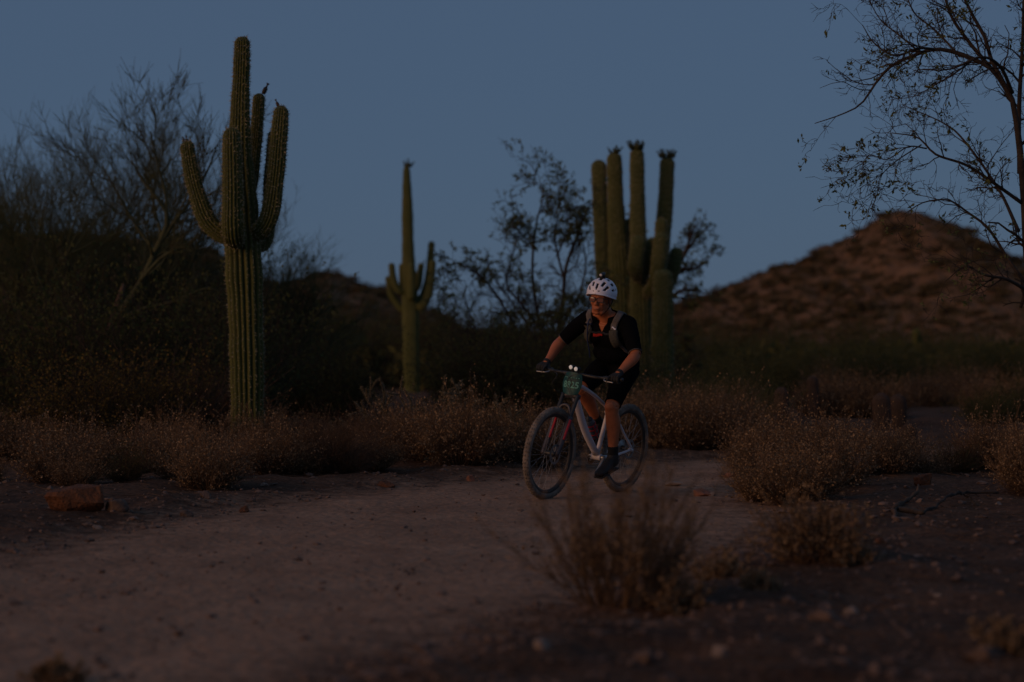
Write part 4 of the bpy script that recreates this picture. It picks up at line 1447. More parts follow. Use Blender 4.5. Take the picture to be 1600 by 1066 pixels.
for i, bp_ in enumerate(bpth):
    q = spline(np.array(on_ground(bp_, 0)), 40)
    kk = np.arange(40)
    q[:, :3] += 0.022 * np.stack([vnoise(kk * 0.45 + i * 9, kk * 0.0 + 3, 70 + c) for c in range(3)], -1)
    q[:, 3] *= 0.75
    q[:, 3] *= 1 + 0.9 * vnoise(kk * 0.6, kk * 0.0 + i, 80)
    mm = M()
    tubes(mm, q[:, :3] - np.array(bo[:3]), q[:, 3], 8, cap=True)
    bl = mm.build('stem' if i == 0 else 'side_branch', MT['dead' if i == 0 else 'bark'], db)
    tp_, tr_ = sprout(q[None, :, :3] - np.array(bo[:3]), q[None, :, 3], 6, 0.2, 0.95, 45, 0.12, 5, 0.3, 0.05, 0.4, 0.002, g=np.random.default_rng(40 + i))
    mm = M()
    tubes(mm, tp_, tr_, 4)
    mm.build('twigs', MT['bark'], bl)
# pale fallen stick near the small foreground bush, and standing dead stalks
def stick(label, pts, mtl='dead'):
    q = spline(np.array(on_ground(pts, 0)), 14)
    b = q[0, :3].copy()
    o = M()
    tubes(o, q[:, :3] - b, q[:, 3], 6, cap=True)
    o = o.build('stick', MT[mtl])
    o.location = tuple(b)
    tag(o, label, 'stick')
stick('pale fallen stick left of the small foreground bush', [(1175, 915, 3, 1), (1187, 907, 3.2, 5), (1200, 897, 2.5, 12)])
stick('thin pale bent stalk standing in the dry shrubs on the right', [(1400, 722, 1.0, 1), (1396, 700, 1.0, 24), (1390, 685, 0.9, 38), (1393, 655, 0.7, 62)])
stick('thin pale stalk curving down to the ground at far right', [(1500, 722, 0.9, 1), (1475, 716, 1.0, 8), (1462, 695, 0.9, 26), (1455, 665, 0.6, 52)])

gp = np.random.default_rng(1100)
pm = M()
n = 26000
yy = 7.5 * (30 / 7.5) ** gp.uniform(0, 1, n)
xx = gp.uniform(-0.24, 0.24, n) * yy
sdp = trail_sd(xx, yy)
prob = np.where(sdp > 0, 0.14 + 0.8 * np.exp(-sdp / 0.2), 0.30 + 0.7 * np.exp(sdp / 0.5))
keep = (gp.uniform(0, 1, n) < prob) & ~((np.abs(xx - 0.25) < 0.25) & (np.abs(yy - 18.9) < 0.3))
xx, yy, sdp = xx[keep], yy[keep], sdp[keep]
zz = base_z(xx, yy, sdp)
sz = np.clip(gp.lognormal(math.log(0.0085), 0.55, len(xx)), 0.004, 0.036) * np.where(sdp > 0.1, 0.7, 1.0)
jit = 1 + 0.28 * gp.normal(size=(len(xx), len(PEB_V), 3))
dim = np.stack([gp.uniform(0.8, 1.4, len(xx)), gp.uniform(0.8, 1.4, len(xx)), gp.uniform(0.45, 0.8, len(xx))], -1)
V = PEB_V[None] * jit * (dim * sz[:, None])[:, None, :] + np.stack([xx, yy, zz + sz * 0.15], -1)[:, None, :]
F = PEB_F[None] + (np.arange(len(xx)) * len(PEB_V))[:, None, None]
pm.add(V.reshape(-1, 3), f3=F.reshape(-1, 3))
tag(pm.build('gravel', MT['gravel'], smooth=False), 'loose gravel scattered over the soil and trail edges', 'gravel', kind='stuff')
# twig litter
lt = M()
n = 2600
yy = 8 * (30 / 8) ** gp.uniform(0, 1, n)
xx = gp.uniform(-0.24, 0.24, n) * yy
sdp = trail_sd(xx, yy)
k = sdp < -0.05
xx, yy, sdp = xx[k], yy[k], sdp[k]
b = np.stack([xx, yy, base_z(xx, yy, sdp) + 0.006], -1)
a = gp.uniform(0, 6.28, len(xx))
L = gp.uniform(0.04, 0.22, len(xx))[:, None]
d = np.stack([np.cos(a), np.sin(a), gp.uniform(0, 0.15, len(xx))], -1)
tubes(lt, np.stack([b, b + d * L * 0.5 + gp.normal(scale=0.008, size=b.shape), b + d * L], 1), np.array([[0.0022, 0.002, 0.0012]]) * np.ones((len(xx), 1)), 3)
tag(lt.build('twig_litter', MT['dead'], smooth=False), 'fallen twigs littering the soil between the shrubs', 'litter', kind='stuff')


# ================================================================ bicycle
FRONT, REAR = np.array([0.25, 18.89]), np.array([0.884, 19.88])
hd = (FRONT - REAR) / np.linalg.norm(FRONT - REAR)
YAW = math.atan2(hd[1], hd[0])
LEAN = R(-7.0)
b0 = REAR + hd * 0.435
zt_ = float(np.mean([trail_z(np.array([q[0]]), np.array([q[1]]), trail_sd([q[0]], [q[1]]))[0] for q in (FRONT, REAR)]))
BIKE_M = Matrix.Translation((b0[0], b0[1], zt_ - 0.006)) @ Matrix.Rotation(YAW, 4, 'Z') @ Matrix.Rotation(LEAN, 4, 'X')

MT['frame'] = mat('pale_frame_paint', (0.66, 0.60, 0.62), (0.56, 0.51, 0.53), scale=6, rough=0.4, spec=0.5)
MT['black'] = mat('black_anodised', (0.022, 0.021, 0.022), (0.014, 0.014, 0.015), scale=14, rough=0.45, spec=0.5)
MT['alloy'] = mat('worn_alloy', (0.42, 0.40, 0.38), (0.30, 0.28, 0.26), scale=22, rough=0.4, metal=0.6)
MT['steel'] = mat('spoke_steel', (0.34, 0.33, 0.32), (0.26, 0.25, 0.25), scale=10, rough=0.4, metal=0.7)
MT['tyre'] = mat('dusty_tyre', (0.255, 0.205, 0.168), (0.135, 0.108, 0.088), scale=16, rough=0.95, bump=0.003, bscale=90)
MT['rim'] = mat('black_rim', (0.030, 0.028, 0.027), (0.060, 0.050, 0.044), scale=9, rough=0.6)
MT['red'] = mat('red_decal', (0.50, 0.030, 0.040), (0.40, 0.024, 0.032), scale=12, rough=0.5)
MT['fork'] = mat('dark_fork_paint', (0.060, 0.050, 0.058), (0.042, 0.036, 0.042), scale=9, rough=0.45, spec=0.5)
MT['plate'] = mat('teal_plate', (0.008, 0.070, 0.064), (0.005, 0.045, 0.043), scale=10, rough=0.5)
MT['mint'] = mat('mint_print', (0.13, 0.36, 0.29), (0.10, 0.29, 0.235), scale=20, rough=0.6)
MT['lens'] = mat('lamp_lens', (0.85, 0.82, 0.78), (0.78, 0.75, 0.72), scale=8, rough=0.3, emit=((1.0, 0.93, 0.85), 0.14))
MT['bottle'] = mat('grey_bottle', (0.10, 0.11, 0.12), (0.08, 0.085, 0.095), scale=8, rough=0.4)

bike = empty('mountain_bike')
bike.matrix_world = BIKE_M
tag(bike, 'pale grey mountain bike with dusty tyres ridden along the trail', 'bicycle')
A_ = lambda *a: np.array(a, float)
BB = A_(0, 0, 0.31)
RA, FA = A_(-0.435, 0, 0.365), A_(0.725, 0, 0.365)
sax = A_(-math.cos(R(66.5)), 0, math.sin(R(66.5)))
CROWN = FA - 0.044 * A_(sax[2], 0, -sax[0]) + sax * 0.515
HT0, HT1 = CROWN + sax * 0.012, CROWN + sax * 0.125
ST1 = A_(-0.125, 0, 0.735)


def rod(name, pts, rad, mtl, parent, sides=14, k=16, flat=None):
    pts = np.array(pts, float)
    rad = np.broadcast_to(np.asarray(rad, float), (len(pts),))
    q = spline(np.hstack([pts, rad[:, None]]), k)
    m = M()
    tubes(m, q[:, :3], q[:, 3], sides, cap=True, flat=flat)
    return m.build(name, MT[mtl], parent)


def wheel(name, label, c, rotor_y):
    root = obj(name, None, None, bike)
    root.location = tuple(c)
    tag(root, label)
    # tyre
    a = np.arange(96) / 96 * 2 * np.pi
    t = np.arange(14) / 14 * 2 * np.pi
    RR, rr = 0.3365, 0.0285
    rad = RR + rr * np.cos(t)[None] * 1.0
    X = np.stack([rad * np.cos(a)[:, None], np.broadcast_to(rr * np.sin(t)[None], (96, 14)), rad * np.sin(a)[:, None]], -1)
    i = np.arange(96 * 14).reshape(96, 14)
    f = np.stack([i, np.roll(i, -1, 0), np.roll(np.roll(i, -1, 0), -1, 1), np.roll(i, -1, 1)], -1)
    m = M().add(X.reshape(-1, 3), f.reshape(-1, 4))
    # tread blocks
    for j in range(74):
        an = j / 74 * 2 * np.pi
        for (ty, sw) in ((0.0, 0.012), (0.55 if j % 2 else -0.55, 0.010), (1.0, 0.008), (-1.0, 0.008)):
            er = A_(math.cos(an) * math.cos(ty), math.sin(ty), math.sin(an) * math.cos(ty))
            et = A_(-math.sin(an), 0, math.cos(an))
            en = np.cross(er, et)
            cc = A_(RR * math.cos(an), 0, RR * math.sin(an)) + er * (rr + 0.0005)
            box(m, cc, (0.005, 0.012, sw), np.stack([er, et, en], 1))
    m.build('tyre', MT['tyre'], root)
    # rim
    m = M()
    prof = np.array([(0.312, 0.014), (0.316, 0.0165), (0.306, 0.015), (0.289, 0.007), (0.289, -0.007), (0.306, -0.015), (0.316, -0.0165), (0.312, -0.014)])
    X = np.stack([prof[None, :, 0] * np.cos(a)[:, None], np.broadcast_to(prof[None, :, 1], (96, 8)), prof[None, :, 0] * np.sin(a)[:, None]], -1)
    i = np.arange(96 * 8).reshape(96, 8)
    m.add(X.reshape(-1, 3), np.stack([i, np.roll(i, -1, 0), np.roll(np.roll(i, -1, 0), -1, 1), np.roll(i, -1, 1)], -1).reshape(-1, 4))
    m.build('rim', MT['rim'], root)
    m = M()
    tubes(m, A_([0, -0.055, 0], [0, -0.045, 0], [0, -0.03, 0], [0, 0.03, 0], [0, 0.045, 0], [0, 0.055, 0]), A_(0.010, 0.024, 0.020, 0.020, 0.024, 0.010), 16, cap=True)
    m.build('hub', MT['black'], root)
    pts = []
    for j in range(32):
        sd_ = 1 if j % 2 else -1
        a0 = j / 32 * 2 * np.pi
        a1 = a0 + (0.62 if (j // 2) % 2 else -0.62)
        pts.append([[0.022 * math.cos(a1), 0.034 * sd_, 0.022 * math.sin(a1)], [0.289 * math.cos(a0), 0.004 * sd_, 0.289 * math.sin(a0)]])
    m = M()
    tubes(m, np.array(pts), np.full((32, 2), 0.0014), 4)
    m.build('spokes', MT['steel'], root)
    # brake disc
    m = M()
    ri, ro = 0.062, 0.080
    a2 = np.arange(48) / 48 * 2 * np.pi
    for y0 in (rotor_y - 0.001, rotor_y + 0.001):
        X = np.concatenate([np.stack([ri * np.cos(a2), np.full(48, y0), ri * np.sin(a2)], -1), np.stack([ro * np.cos(a2), np.full(48, y0), ro * np.sin(a2)], -1)])
        i = np.arange(48)
        m.add(X, np.stack([i, (i + 1) % 48, (i + 1) % 48 + 48, i + 48], -1))
    arms_ = np.array([[[0.02 * math.cos(b), rotor_y, 0.02 * math.sin(b)], [0.064 * math.cos(b + 0.5), rotor_y, 0.064 * math.sin(b + 0.5)]] for b in np.arange(6) / 6 * 2 * np.pi])
    tubes(m, arms_, np.full((6, 2), 0.003), 4)
    m.build('brake_disc', MT['steel'], root)
    return root


wheel('wheel', 'front wheel with a wide dust-coated tyre', FA, 0.048)
wheel('wheel', 'rear wheel with a dust-coated tyre', RA, 0.048)

fr = obj('frame', None, None, bike)
rod('head_tube', [HT0, HT1], [0.030, 0.028], 'frame', fr)
rod('down_tube', [HT0 + sax * 0.03, HT0 * 0.5 + BB * 0.5 + A_(0.012, 0, -0.012), BB + A_(0.02, 0, 0.03)], [0.027, 0.0305, 0.028], 'frame', fr, 16)
rod('top_tube', [HT1 - sax * 0.025, (HT1 + ST1) / 2 + A_(0, 0, -0.016), ST1 + A_(0, 0, -0.045)], [0.0175, 0.0150, 0.0135], 'frame', fr)
rod('seat_tube', [BB, ST1], [0.0195, 0.0165], 'frame', fr)
for s in (1, -1):
    rod('chain_stay', [BB + A_(-0.03, 0.03 * s, 0.0), A_(-0.16, 0.052 * s, 0.318), A_(-0.30, 0.062 * s, 0.338), RA + A_(0.0, 0.068 * s, 0.0)], [0.014, 0.0115, 0.0105, 0.010], 'frame', fr)
    rod('seat_stay', [ST1 + A_(0.02, 0.02 * s, -0.06), A_(-0.20, 0.048 * s, 0.600), A_(-0.32, 0.060 * s, 0.480), RA + A_(0.0, 0.068 * s, 0.01)], [0.011, 0.010, 0.010, 0.010], 'frame', fr)
    rod('dropout', [RA + A_(0.03, 0.066 * s, 0.006), RA + A_(-0.012, 0.068 * s, -0.01)], [0.012, 0.014], 'frame', fr)
rod('bottom_bracket', [BB + A_(0, -0.044, 0), BB + A_(0, 0.044, 0)], 0.026, 'frame', fr)

fk = obj('fork', None, None, bike)
rod('crown', [CROWN + A_(0.012, -0.072, -0.012), CROWN + A_(0.008, 0, 0.006), CROWN + A_(0.012, 0.072, -0.012)], [0.022, 0.028, 0.022], 'fork', fk)
off = 0.044 * A_(sax[2], 0, -sax[0])
for s in (1, -1):
    y = A_(0, 0.066 * s, 0)
    rod('stanchion', [FA - off + sax * 0.26 + y + off * 0.75, CROWN + off * 0.55 + y], 0.0165, 'black', fk)
    lw = rod('lower_leg', [FA + y + sax * -0.012, FA + y + sax * 0.06 - off * 0.15, FA + y + sax * 0.20 - off * 0.28, FA + y + sax * 0.325 - off * 0.3], [0.014, 0.019, 0.021, 0.0225], 'fork', fk)
    rod('decal', [FA + y + sax * 0.13 + A_(0.005, 0.0105, 0) - off * 0.18, FA + y + sax * 0.30 + A_(0.005, 0.0115, 0) - off * 0.26], [0.0115, 0.0125], 'red', lw)
rod('arch', [FA - off * 0.3 + A_(0, 0.066, 0) + sax * 0.33, FA + sax * 0.405 + A_(0.006, 0.03, 0), FA + sax * 0.405 + A_(0.006, -0.03, 0), FA - off * 0.3 + A_(0, -0.066, 0) + sax * 0.33], 0.012, 'fork', fk, 10)

# cockpit
BAR = HT1 + sax * 0.045 + A_(0.045, 0, 0.012)
hb = obj('handlebar', None, None, bike)
rod('stem', [HT1 + sax * 0.03, BAR], [0.021, 0.019], 'black', hb)
rod('spacer', [HT1, HT1 + sax * 0.055], 0.0185, 'black', hb)
GRIP = {1: A_(0.41, 0.335, 0.990), -1: A_(0.41, -0.335, 0.990)}
rod('bar', [GRIP[-1] + A_(-0.01, -0.045, 0.0), GRIP[-1], A_(BAR[0] - 0.012, -0.19, 0.984), BAR + A_(0, -0.06, 0.0), BAR + A_(0, 0.06, 0.0), A_(BAR[0] - 0.012, 0.19, 0.984), GRIP[1], GRIP[1] + A_(-0.01, 0.045, 0.0)], 0.0125, 'black', hb, 10, 40)
for s in (1, -1):
    gp_ = rod('grip', [GRIP[s] + A_(0.006, -0.062 * s, 0), GRIP[s] + A_(-0.006, 0.062 * s, 0)], 0.0165, 'black', hb)
    rod('brake_lever', [GRIP[s] + A_(0.022, -0.085 * s, -0.008), GRIP[s] + A_(0.062, -0.06 * s, -0.022), GRIP[s] + A_(0.066, 0.02 * s, -0.026)], [0.007, 0.006, 0.005], 'steel', hb, 8)
    rod('lever_clamp', [GRIP[s] + A_(0.0, -0.075 * s, 0), GRIP[s] + A_(0.014, -0.105 * s, -0.004)], [0.018, 0.013], 'black', hb, 10)
    rod('brake_hose', [GRIP[s] + A_(0.03, -0.10 * s, -0.006), BAR + A_(0.09, 0.08 * s, 0.01), BAR + A_(0.085, -0.02 * s, -0.06), CROWN + A_(0.07, 0.06, -0.06) if s > 0 else HT0 + A_(0.03, -0.05, 0.02)], 0.0026, 'black', hb, 6, 30)
rod('gear_cable', [GRIP[-1] + A_(0.02, 0.11, -0.012), BAR + A_(0.12, -0.10, -0.02), CROWN + A_(0.09, -0.14, 0.05), HT0 + A_(0.0, -0.06, -0.02)], 0.0026, 'black', hb, 6, 30)

# race plate, its number and two lamps
pl = obj('number_plate', None, None, bike)
PC = BAR + A_(0.062, 0.0, -0.075)
m = M()
nu, nv = 13, 9
uu, vv = np.meshgrid(np.linspace(-1, 1, nu), np.linspace(-1, 1, nv))
wdt = 0.088 - 0.016 * np.clip(vv, 0, 1) ** 2 - 0.020 * np.clip(-vv, 0, 1) ** 2
yv = uu * wdt
zv = vv * 0.090 - 0.012 * uu ** 2 * np.sign(vv)
xv = -0.022 * uu ** 2 - 0.18 * (zv * 0.9)
fr_ = np.stack([xv, yv, zv], -1).reshape(-1, 3)
i = np.arange(nu * nv).reshape(nv, nu)
q = np.stack([i[:-1, :-1], i[:-1, 1:], i[1:, 1:], i[1:, :-1]], -1).reshape(-1, 4)
m.add(fr_ + PC, q).add(fr_ + PC - A_(0.003, 0, 0), q[:, ::-1])
bd = np.concatenate([i[0, :], i[1:, -1], i[-1, -2::-1], i[-2:0:-1, 0]])
nb = len(bd)
m.add(np.concatenate([fr_[bd] + PC, fr_[bd] + PC - A_(0.003, 0, 0)]), np.stack([np.arange(nb), np.arange(nb) + nb, (np.arange(nb) + 1) % nb + nb, (np.arange(nb) + 1) % nb], -1))
m.build('board', MT['plate'], pl)


def txt(s, size, y, z, name):
    cu_ = bpy.data.curves.new(name, 'FONT')
    cu_.body = s
    cu_.size = size
    cu_.align_x = 'CENTER'
    cu_.align_y = 'CENTER'
    cu_.extrude = 0.0008
    cu_.offset = size * 0.018
    o = bpy.data.objects.new(name, cu_)
    COL.objects.link(o)
    dg = bpy.context.evaluated_depsgraph_get()
    me = bpy.data.meshes.new_from_object(o.evaluated_get(dg))
    bpy.data.objects.remove(o)
    n = len(me.vertices)
    co = np.empty(n * 3, np.float32)
    me.vertices.foreach_get('co', co)
    co = co.reshape(-1, 3).astype(float)
    yy_, zz_, dd_ = co[:, 0] + y, co[:, 1] + z, co[:, 2]
    u_ = np.clip(yy_ / 0.085, -1, 1)
    out = np.stack([-0.022 * u_ ** 2 - 0.162 * zz_ + 0.0022 + dd_, yy_, zz_], -1) + PC
    me.vertices.foreach_set('co', out.astype(np.float32).ravel())
    return obj(name, me, MT['mint'], pl)


txt('8825', 0.070, 0.0, -0.012, 'race_number')
m = M()
for k_ in range(7):
    y_ = -0.06 + k_ * 0.02
    box(m, PC + A_(-0.162 * 0.045 + 0.002 - 0.022 * (y_ / 0.085) ** 2, y_, 0.046), (0.0012, 0.013, 0.006))
m.build('print_line', MT['mint'], pl)
for s, nm in ((1, 'lamp'), (-1, 'lamp')):
    lp = obj('handlebar_lamp', None, None, bike)
    c0 = BAR + A_(0.03, 0.024 * s - 0.006, 0.046 - 0.004 * s)
    rod('body', [c0 + A_(-0.05, 0, 0), c0 + A_(0.008, 0, 0)], [0.014, 0.018], 'black', lp)
    mm = M()
    ellipsoid(mm, c0 + A_(0.0105, 0, 0), (0.006, 0.0165, 0.0165), u=18, v=10)
    mm.build('lens', MT['lens'], lp)
    rod('mount', [c0 + A_(-0.02, 0, -0.012), c0 + A_(-0.025, 0, -0.04)], 0.010, 'black', lp, 8)

# saddle, seat post
rod('seat_post', [ST1 + A_(0.0, 0, -0.02), A_(-0.172, 0, 0.925)], 0.0145, 'black', bike)
sdl = M()
sx = np.linspace(0.125, -0.15, 16)
hw = np.interp(sx, [-0.15, -0.10, -0.03, 0.05, 0.125], [0.055, 0.07, 0.045, 0.022, 0.016])
t = np.arange(12) / 12 * 2 * np.pi
X = np.stack([np.broadcast_to(sx[:, None], (16, 12)) - 0.19, hw[:, None] * np.cos(t)[None], 0.955 + 0.02 * np.sin(t)[None] + 0.012 * ((sx[:, None] + 0.02) / 0.13) ** 2], -1)
i = np.arange(16 * 12).reshape(16, 12)
sdl.add(X.reshape(-1, 3), np.stack([i[:-1], np.roll(i, -1, 1)[:-1], np.roll(i, -1, 1)[1:], i[1:]], -1).reshape(-1, 4))
sdl.build('saddle', MT['black'], bike)

# drivetrain
CL = A_(0.128, 0, -0.118)
dt_ = obj('crankset', None, None, bike)
for s in (1, -1):
    e = BB + CL * s
    rod('crank_arm', [BB + A_(0, 0.072 * s, 0), e + A_(0, 0.085 * s, 0)], [0.016, 0.0125], 'black' if s < 0 else 'alloy', dt_, 10)
    pd = M()
    box(pd, e + A_(0, 0.145 * s, 0), (0.095, 0.09, 0.018))
    pd.build('pedal', MT['black'], dt_, smooth=False)
rod('spindle', [BB + A_(0, -0.075, 0), BB + A_(0, 0.075, 0)], 0.015, 'alloy', dt_)
m = M()
a3 = np.arange(64) / 64 * 2 * np.pi
rt = 0.066 + 0.0035 * np.cos(a3 * 32)
for y0 in (-0.047, -0.050):
    X = np.concatenate([np.stack([0.045 * np.cos(a3), np.full(64, y0), 0.045 * np.sin(a3)], -1), np.stack([rt * np.cos(a3), np.full(64, y0), rt * np.sin(a3)], -1)]) + BB
    i = np.arange(64)
    m.add(X, np.stack([i, (i + 1) % 64, (i + 1) % 64 + 64, i + 64], -1))
for b in np.arange(4) / 4 * 2 * np.pi:
    tubes(m, np.stack([BB + A_(0, -0.048, 0), BB + A_(0.05 * math.cos(b), -0.048, 0.05 * math.sin(b))]), A_(0.008, 0.006), 6)
m.build('chainring', MT['black'], dt_)
m = M()
for k_ in range(8):
    r_k = 0.022 + 0.0065 * k_
    tubes(m, np.stack([RA + A_(0, -0.052 + 0.0038 * k_, 0), RA + A_(0, -0.050 + 0.0038 * k_, 0)]), A_(r_k, r_k), 24, cap=True)
m.build('cassette', MT['steel'], bike)
rod('chain', [BB + A_(0, -0.0485, 0.066), RA + A_(0, -0.045, 0.045), RA + A_(-0.045, -0.045, 0), RA + A_(-0.02, -0.045, -0.05), RA + A_(0.03, -0.045, -0.10), RA + A_(0.06, -0.045, -0.13), BB + A_(-0.02, -0.0485, -0.063), BB + A_(0.06, -0.0485, -0.02), BB + A_(0.03, -0.0485, 0.058)], 0.0035, 'steel', bike, 5, 60)
rod('derailleur', [RA + A_(-0.005, -0.062, -0.02), RA + A_(0.012, -0.062, -0.07), RA + A_(0.045, -0.055, -0.145)], [0.014, 0.016, 0.012], 'black', bike, 8)
# bottle in a red cage on the down tube
dtd = nrm(BB - HT0)
dnrm = A_(dtd[2], 0, -dtd[0]) * -1
if dnrm[2] < 0:
    dnrm = -dnrm
bc = HT0 * 0.36 + BB * 0.64 + dnrm * 0.074
bt = obj('water_bottle', None, None, bike)
rod('body', [bc - dtd * 0.095, bc - dtd * 0.06, bc - dtd * 0.04, bc + dtd * 0.085], [0.030, 0.036, 0.034, 0.036], 'bottle', bt, 16, 20)
rod('cap', [bc - dtd * 0.125, bc - dtd * 0.105, bc - dtd * 0.092], [0.010, 0.026, 0.030], 'black', bt, 14)
cg = obj('bottle_cage', None, None, bike)
for q_, w_ in ((0.05, 0.006), (0.0, 0.006), (-0.045, 0.005)):
    a4 = np.linspace(0, 2 * np.pi, 25)
    e1, e2 = dnrm, A_(0, 1, 0)
    ring = bc + dtd * q_ + 0.0385 * (np.cos(a4)[:, None] * e1 + np.sin(a4)[:, None] * e2)
    mm = M()
    tubes(mm, ring, np.full(25, w_), 6)
    mm.build('hoop', MT['red'], cg)
for s in (1, -1):
    rod('rail', [bc + dtd * 0.085 - dnrm * 0.02 + A_(0, 0.034 * s, 0), bc - dtd * 0.05 - dnrm * 0.02 + A_(0, 0.034 * s, 0)], 0.005, 'red', cg, 6)
rod('base', [bc + dtd * 0.09 - dnrm * 0.03, bc + dtd * 0.09 + dnrm * 0.03], 0.012, 'red', cg, 8)

# ================================================================ rider
MT['skin'] = mat('tanned_skin', (0.44, 0.138, 0.056), (0.34, 0.104, 0.042), scale=14, rough=0.55, spec=0.35)
MT['jersey'] = mat('black_jersey', (0.0055, 0.0055, 0.007), (0.0035, 0.0035, 0.0045), scale=24, rough=1.0, spec=0.04, bump=0.004, bscale=22)
MT['shorts'] = mat('black_shorts', (0.005, 0.005, 0.006), (0.003, 0.003, 0.004), scale=24, rough=1.0, spec=0.06, bump=0.003, bscale=22)
MT['glove'] = mat('black_glove', (0.028, 0.028, 0.029), (0.016, 0.016, 0.017), scale=40, rough=0.85)
MT['sock'] = mat('black_sock', (0.016, 0.016, 0.016), (0.011, 0.011, 0.011), scale=40, rough=0.95)
MT['shoe'] = mat('dark_shoe', (0.026, 0.023, 0.021), (0.016, 0.014, 0.013), scale=18, rough=0.6)
MT['shell'] = mat('white_helmet_shell', (0.80, 0.78, 0.86), (0.74, 0.72, 0.80), scale=5, rough=0.35, spec=0.5)
MT['foam'] = mat('dark_foam', (0.020, 0.020, 0.024), (0.014, 0.014, 0.016), scale=20, rough=0.9)
MT['strap'] = mat('grey_webbing', (0.155, 0.135, 0.130), (0.105, 0.092, 0.088), scale=30, rough=0.9)
MT['mesh_pocket'] = mat('olive_mesh', (0.075, 0.070, 0.056), (0.045, 0.042, 0.034), scale=60, rough=0.9)
MT['blue'] = mat('blue_tube', (0.020, 0.034, 0.095), (0.014, 0.026, 0.07), scale=10, rough=0.5)
MT['red_cloth'] = mat('red_logo_cloth', (0.42, 0.020, 0.014), (0.32, 0.015, 0.010), scale=20, rough=0.8)
MT['glass'] = mat('tinted_lens', (0.20, 0.090, 0.070), (0.16, 0.075, 0.060), scale=5, rough=0.12, spec=0.8)
MT['hair'] = mat('grey_hair', (0.09, 0.08, 0.075), (0.05, 0.045, 0.042), scale=60, rough=0.9)
MT['lips'] = mat('lips', (0.36, 0.140, 0.100), (0.32, 0.12, 0.085), scale=20, rough=0.5)
MT['eye'] = mat('eye', (0.30, 0.27, 0.25), (0.02, 0.015, 0.012), scale=40, rough=0.3)

person = empty('person')
person.matrix_world = BIKE_M
tag(person, 'rider in white helmet, glasses and black kit, gripping the handlebar and pedalling', 'person')

SH = {1: A_(0.035, 0.185, 1.395), -1: A_(0.075, -0.185, 1.395)}
EL = {1: A_(0.165, 0.355, 1.180), -1: A_(0.150, -0.350, 1.205)}
WR = {1: A_(0.362, 0.338, 1.040), -1: A_(0.362, -0.338, 1.040)}
HP = {1: A_(-0.19, 0.088, 1.035), -1: A_(-0.19, -0.088, 1.035)}
KN = {1: A_(0.075, 0.135, 0.735), -1: A_(0.135, -0.135, 0.845)}
AN = {1: A_(-0.005, 0.150, 0.335), -1: A_(-0.215, -0.145, 0.565)}
HEADC = A_(0.195, 0, 1.585)
HROT = np.array(Matrix.Rotation(R(7), 3, 'Y')) @ np.eye(3)          # chin slightly down
HROT = np.array(Matrix.Rotation(R(10), 3, 'Z')) @ HROT


def hp(x, y, z):
    return HEADC + HROT @ A_(x, y, z)


SPINE = [A_(-0.215, 0, 0.985), A_(-0.20, 0, 1.06), A_(-0.155, 0, 1.14), A_(-0.09, 0, 1.23), A_(-0.02, 0, 1.315), A_(0.035, 0, 1.375), A_(0.075, 0, 1.425)]
WID = [0.135, 0.165, 0.160, 0.165, 0.178, 0.170, 0.110]
DEP = [0.105, 0.118, 0.108, 0.110, 0.118, 0.105, 0.075]


def loft(m, cs, ws, ds, n=28, k=30):
    q = spline(np.hstack([np.array(cs), np.array(ws)[:, None], np.array(ds)[:, None]]), k)
    T = nrm(np.gradient(q[:, :3], axis=0))
    B = np.tile(A_(0, 1, 0), (k, 1))
    Nn = nrm(np.cross(B, T))
    a = np.arange(n) / n * 2 * np.pi
    ca, sa = np.sign(np.cos(a)) * np.abs(np.cos(a)) ** 0.85, np.sign(np.sin(a)) * np.abs(np.sin(a)) ** 0.9
    X = q[:, None, :3] + ca[None, :, None] * q[:, 3, None, None] * B[:, None] + sa[None, :, None] * q[:, 4, None, None] * Nn[:, None]
    X = np.concatenate([np.repeat(q[:1, None, :3], n, 1), X, np.repeat(q[-1:, None, :3], n, 1)])
    i = np.arange((k + 2) * n).reshape(k + 2, n)
    nx = np.roll(i, -1, 1)
    m.add(X.reshape(-1, 3), np.stack([i[:-1], i[1:], nx[1:], nx[:-1]], -1).reshape(-1, 4))


def limb(m, pts, rad, k=18, sides=18):
    q = spline(np.hstack([np.array(pts), np.array(rad)[:, None]]), k)
    tubes(m, q[:, :3], q[:, 3], sides, cap=True)


def mixp(a, b, t):
    return a * (1 - t) + b * t


def torso(m, e=0.0):
    loft(m, SPINE, [x + e for x in WID], [x + e for x in DEP])
    ellipsoid(m, A_(-0.205, 0, 1.02), (0.125 + e, 0.165 + e, 0.105 + e))
    for s in (1, -1):
        ellipsoid(m, SH[s] + A_(-0.005, -0.012 * s, 0.0), (0.072 + e, 0.068 + e, 0.070 + e))
        capsule(m, A_(0.10, 0.03 * s, 1.462), SH[s] + A_(0, -0.02 * s, 0.018), 0.044 + e, 0.052 + e)
        ellipsoid(m, A_(0.055, 0.085 * s, 1.305), (0.075 + e, 0.085 + e, 0.075 + e))


def upper_arm(m, s, e=0.0):
    limb(m, [SH[s], mixp(SH[s], EL[s], 0.4) + A_(0.008, 0.006 * s, 0), mixp(SH[s], EL[s], 0.85), EL[s]], [0.060 + e, 0.055 + e, 0.046 + e, 0.044 + e])


def thigh(m, s, e=0.0):
    limb(m, [HP[s] + A_(-0.01, 0, 0.0), mixp(HP[s], KN[s], 0.35) + A_(0.012, 0.005 * s, 0.012), mixp(HP[s], KN[s], 0.8), KN[s]], [0.096 + e, 0.086 + e, 0.064 + e, 0.058 + e])


bm_ = M()
torso(bm_)
limb(bm_, [A_(0.06, 0, 1.42), A_(0.105, 0, 1.475), hp(-0.01, 0, -0.055)], [0.066, 0.058, 0.056])
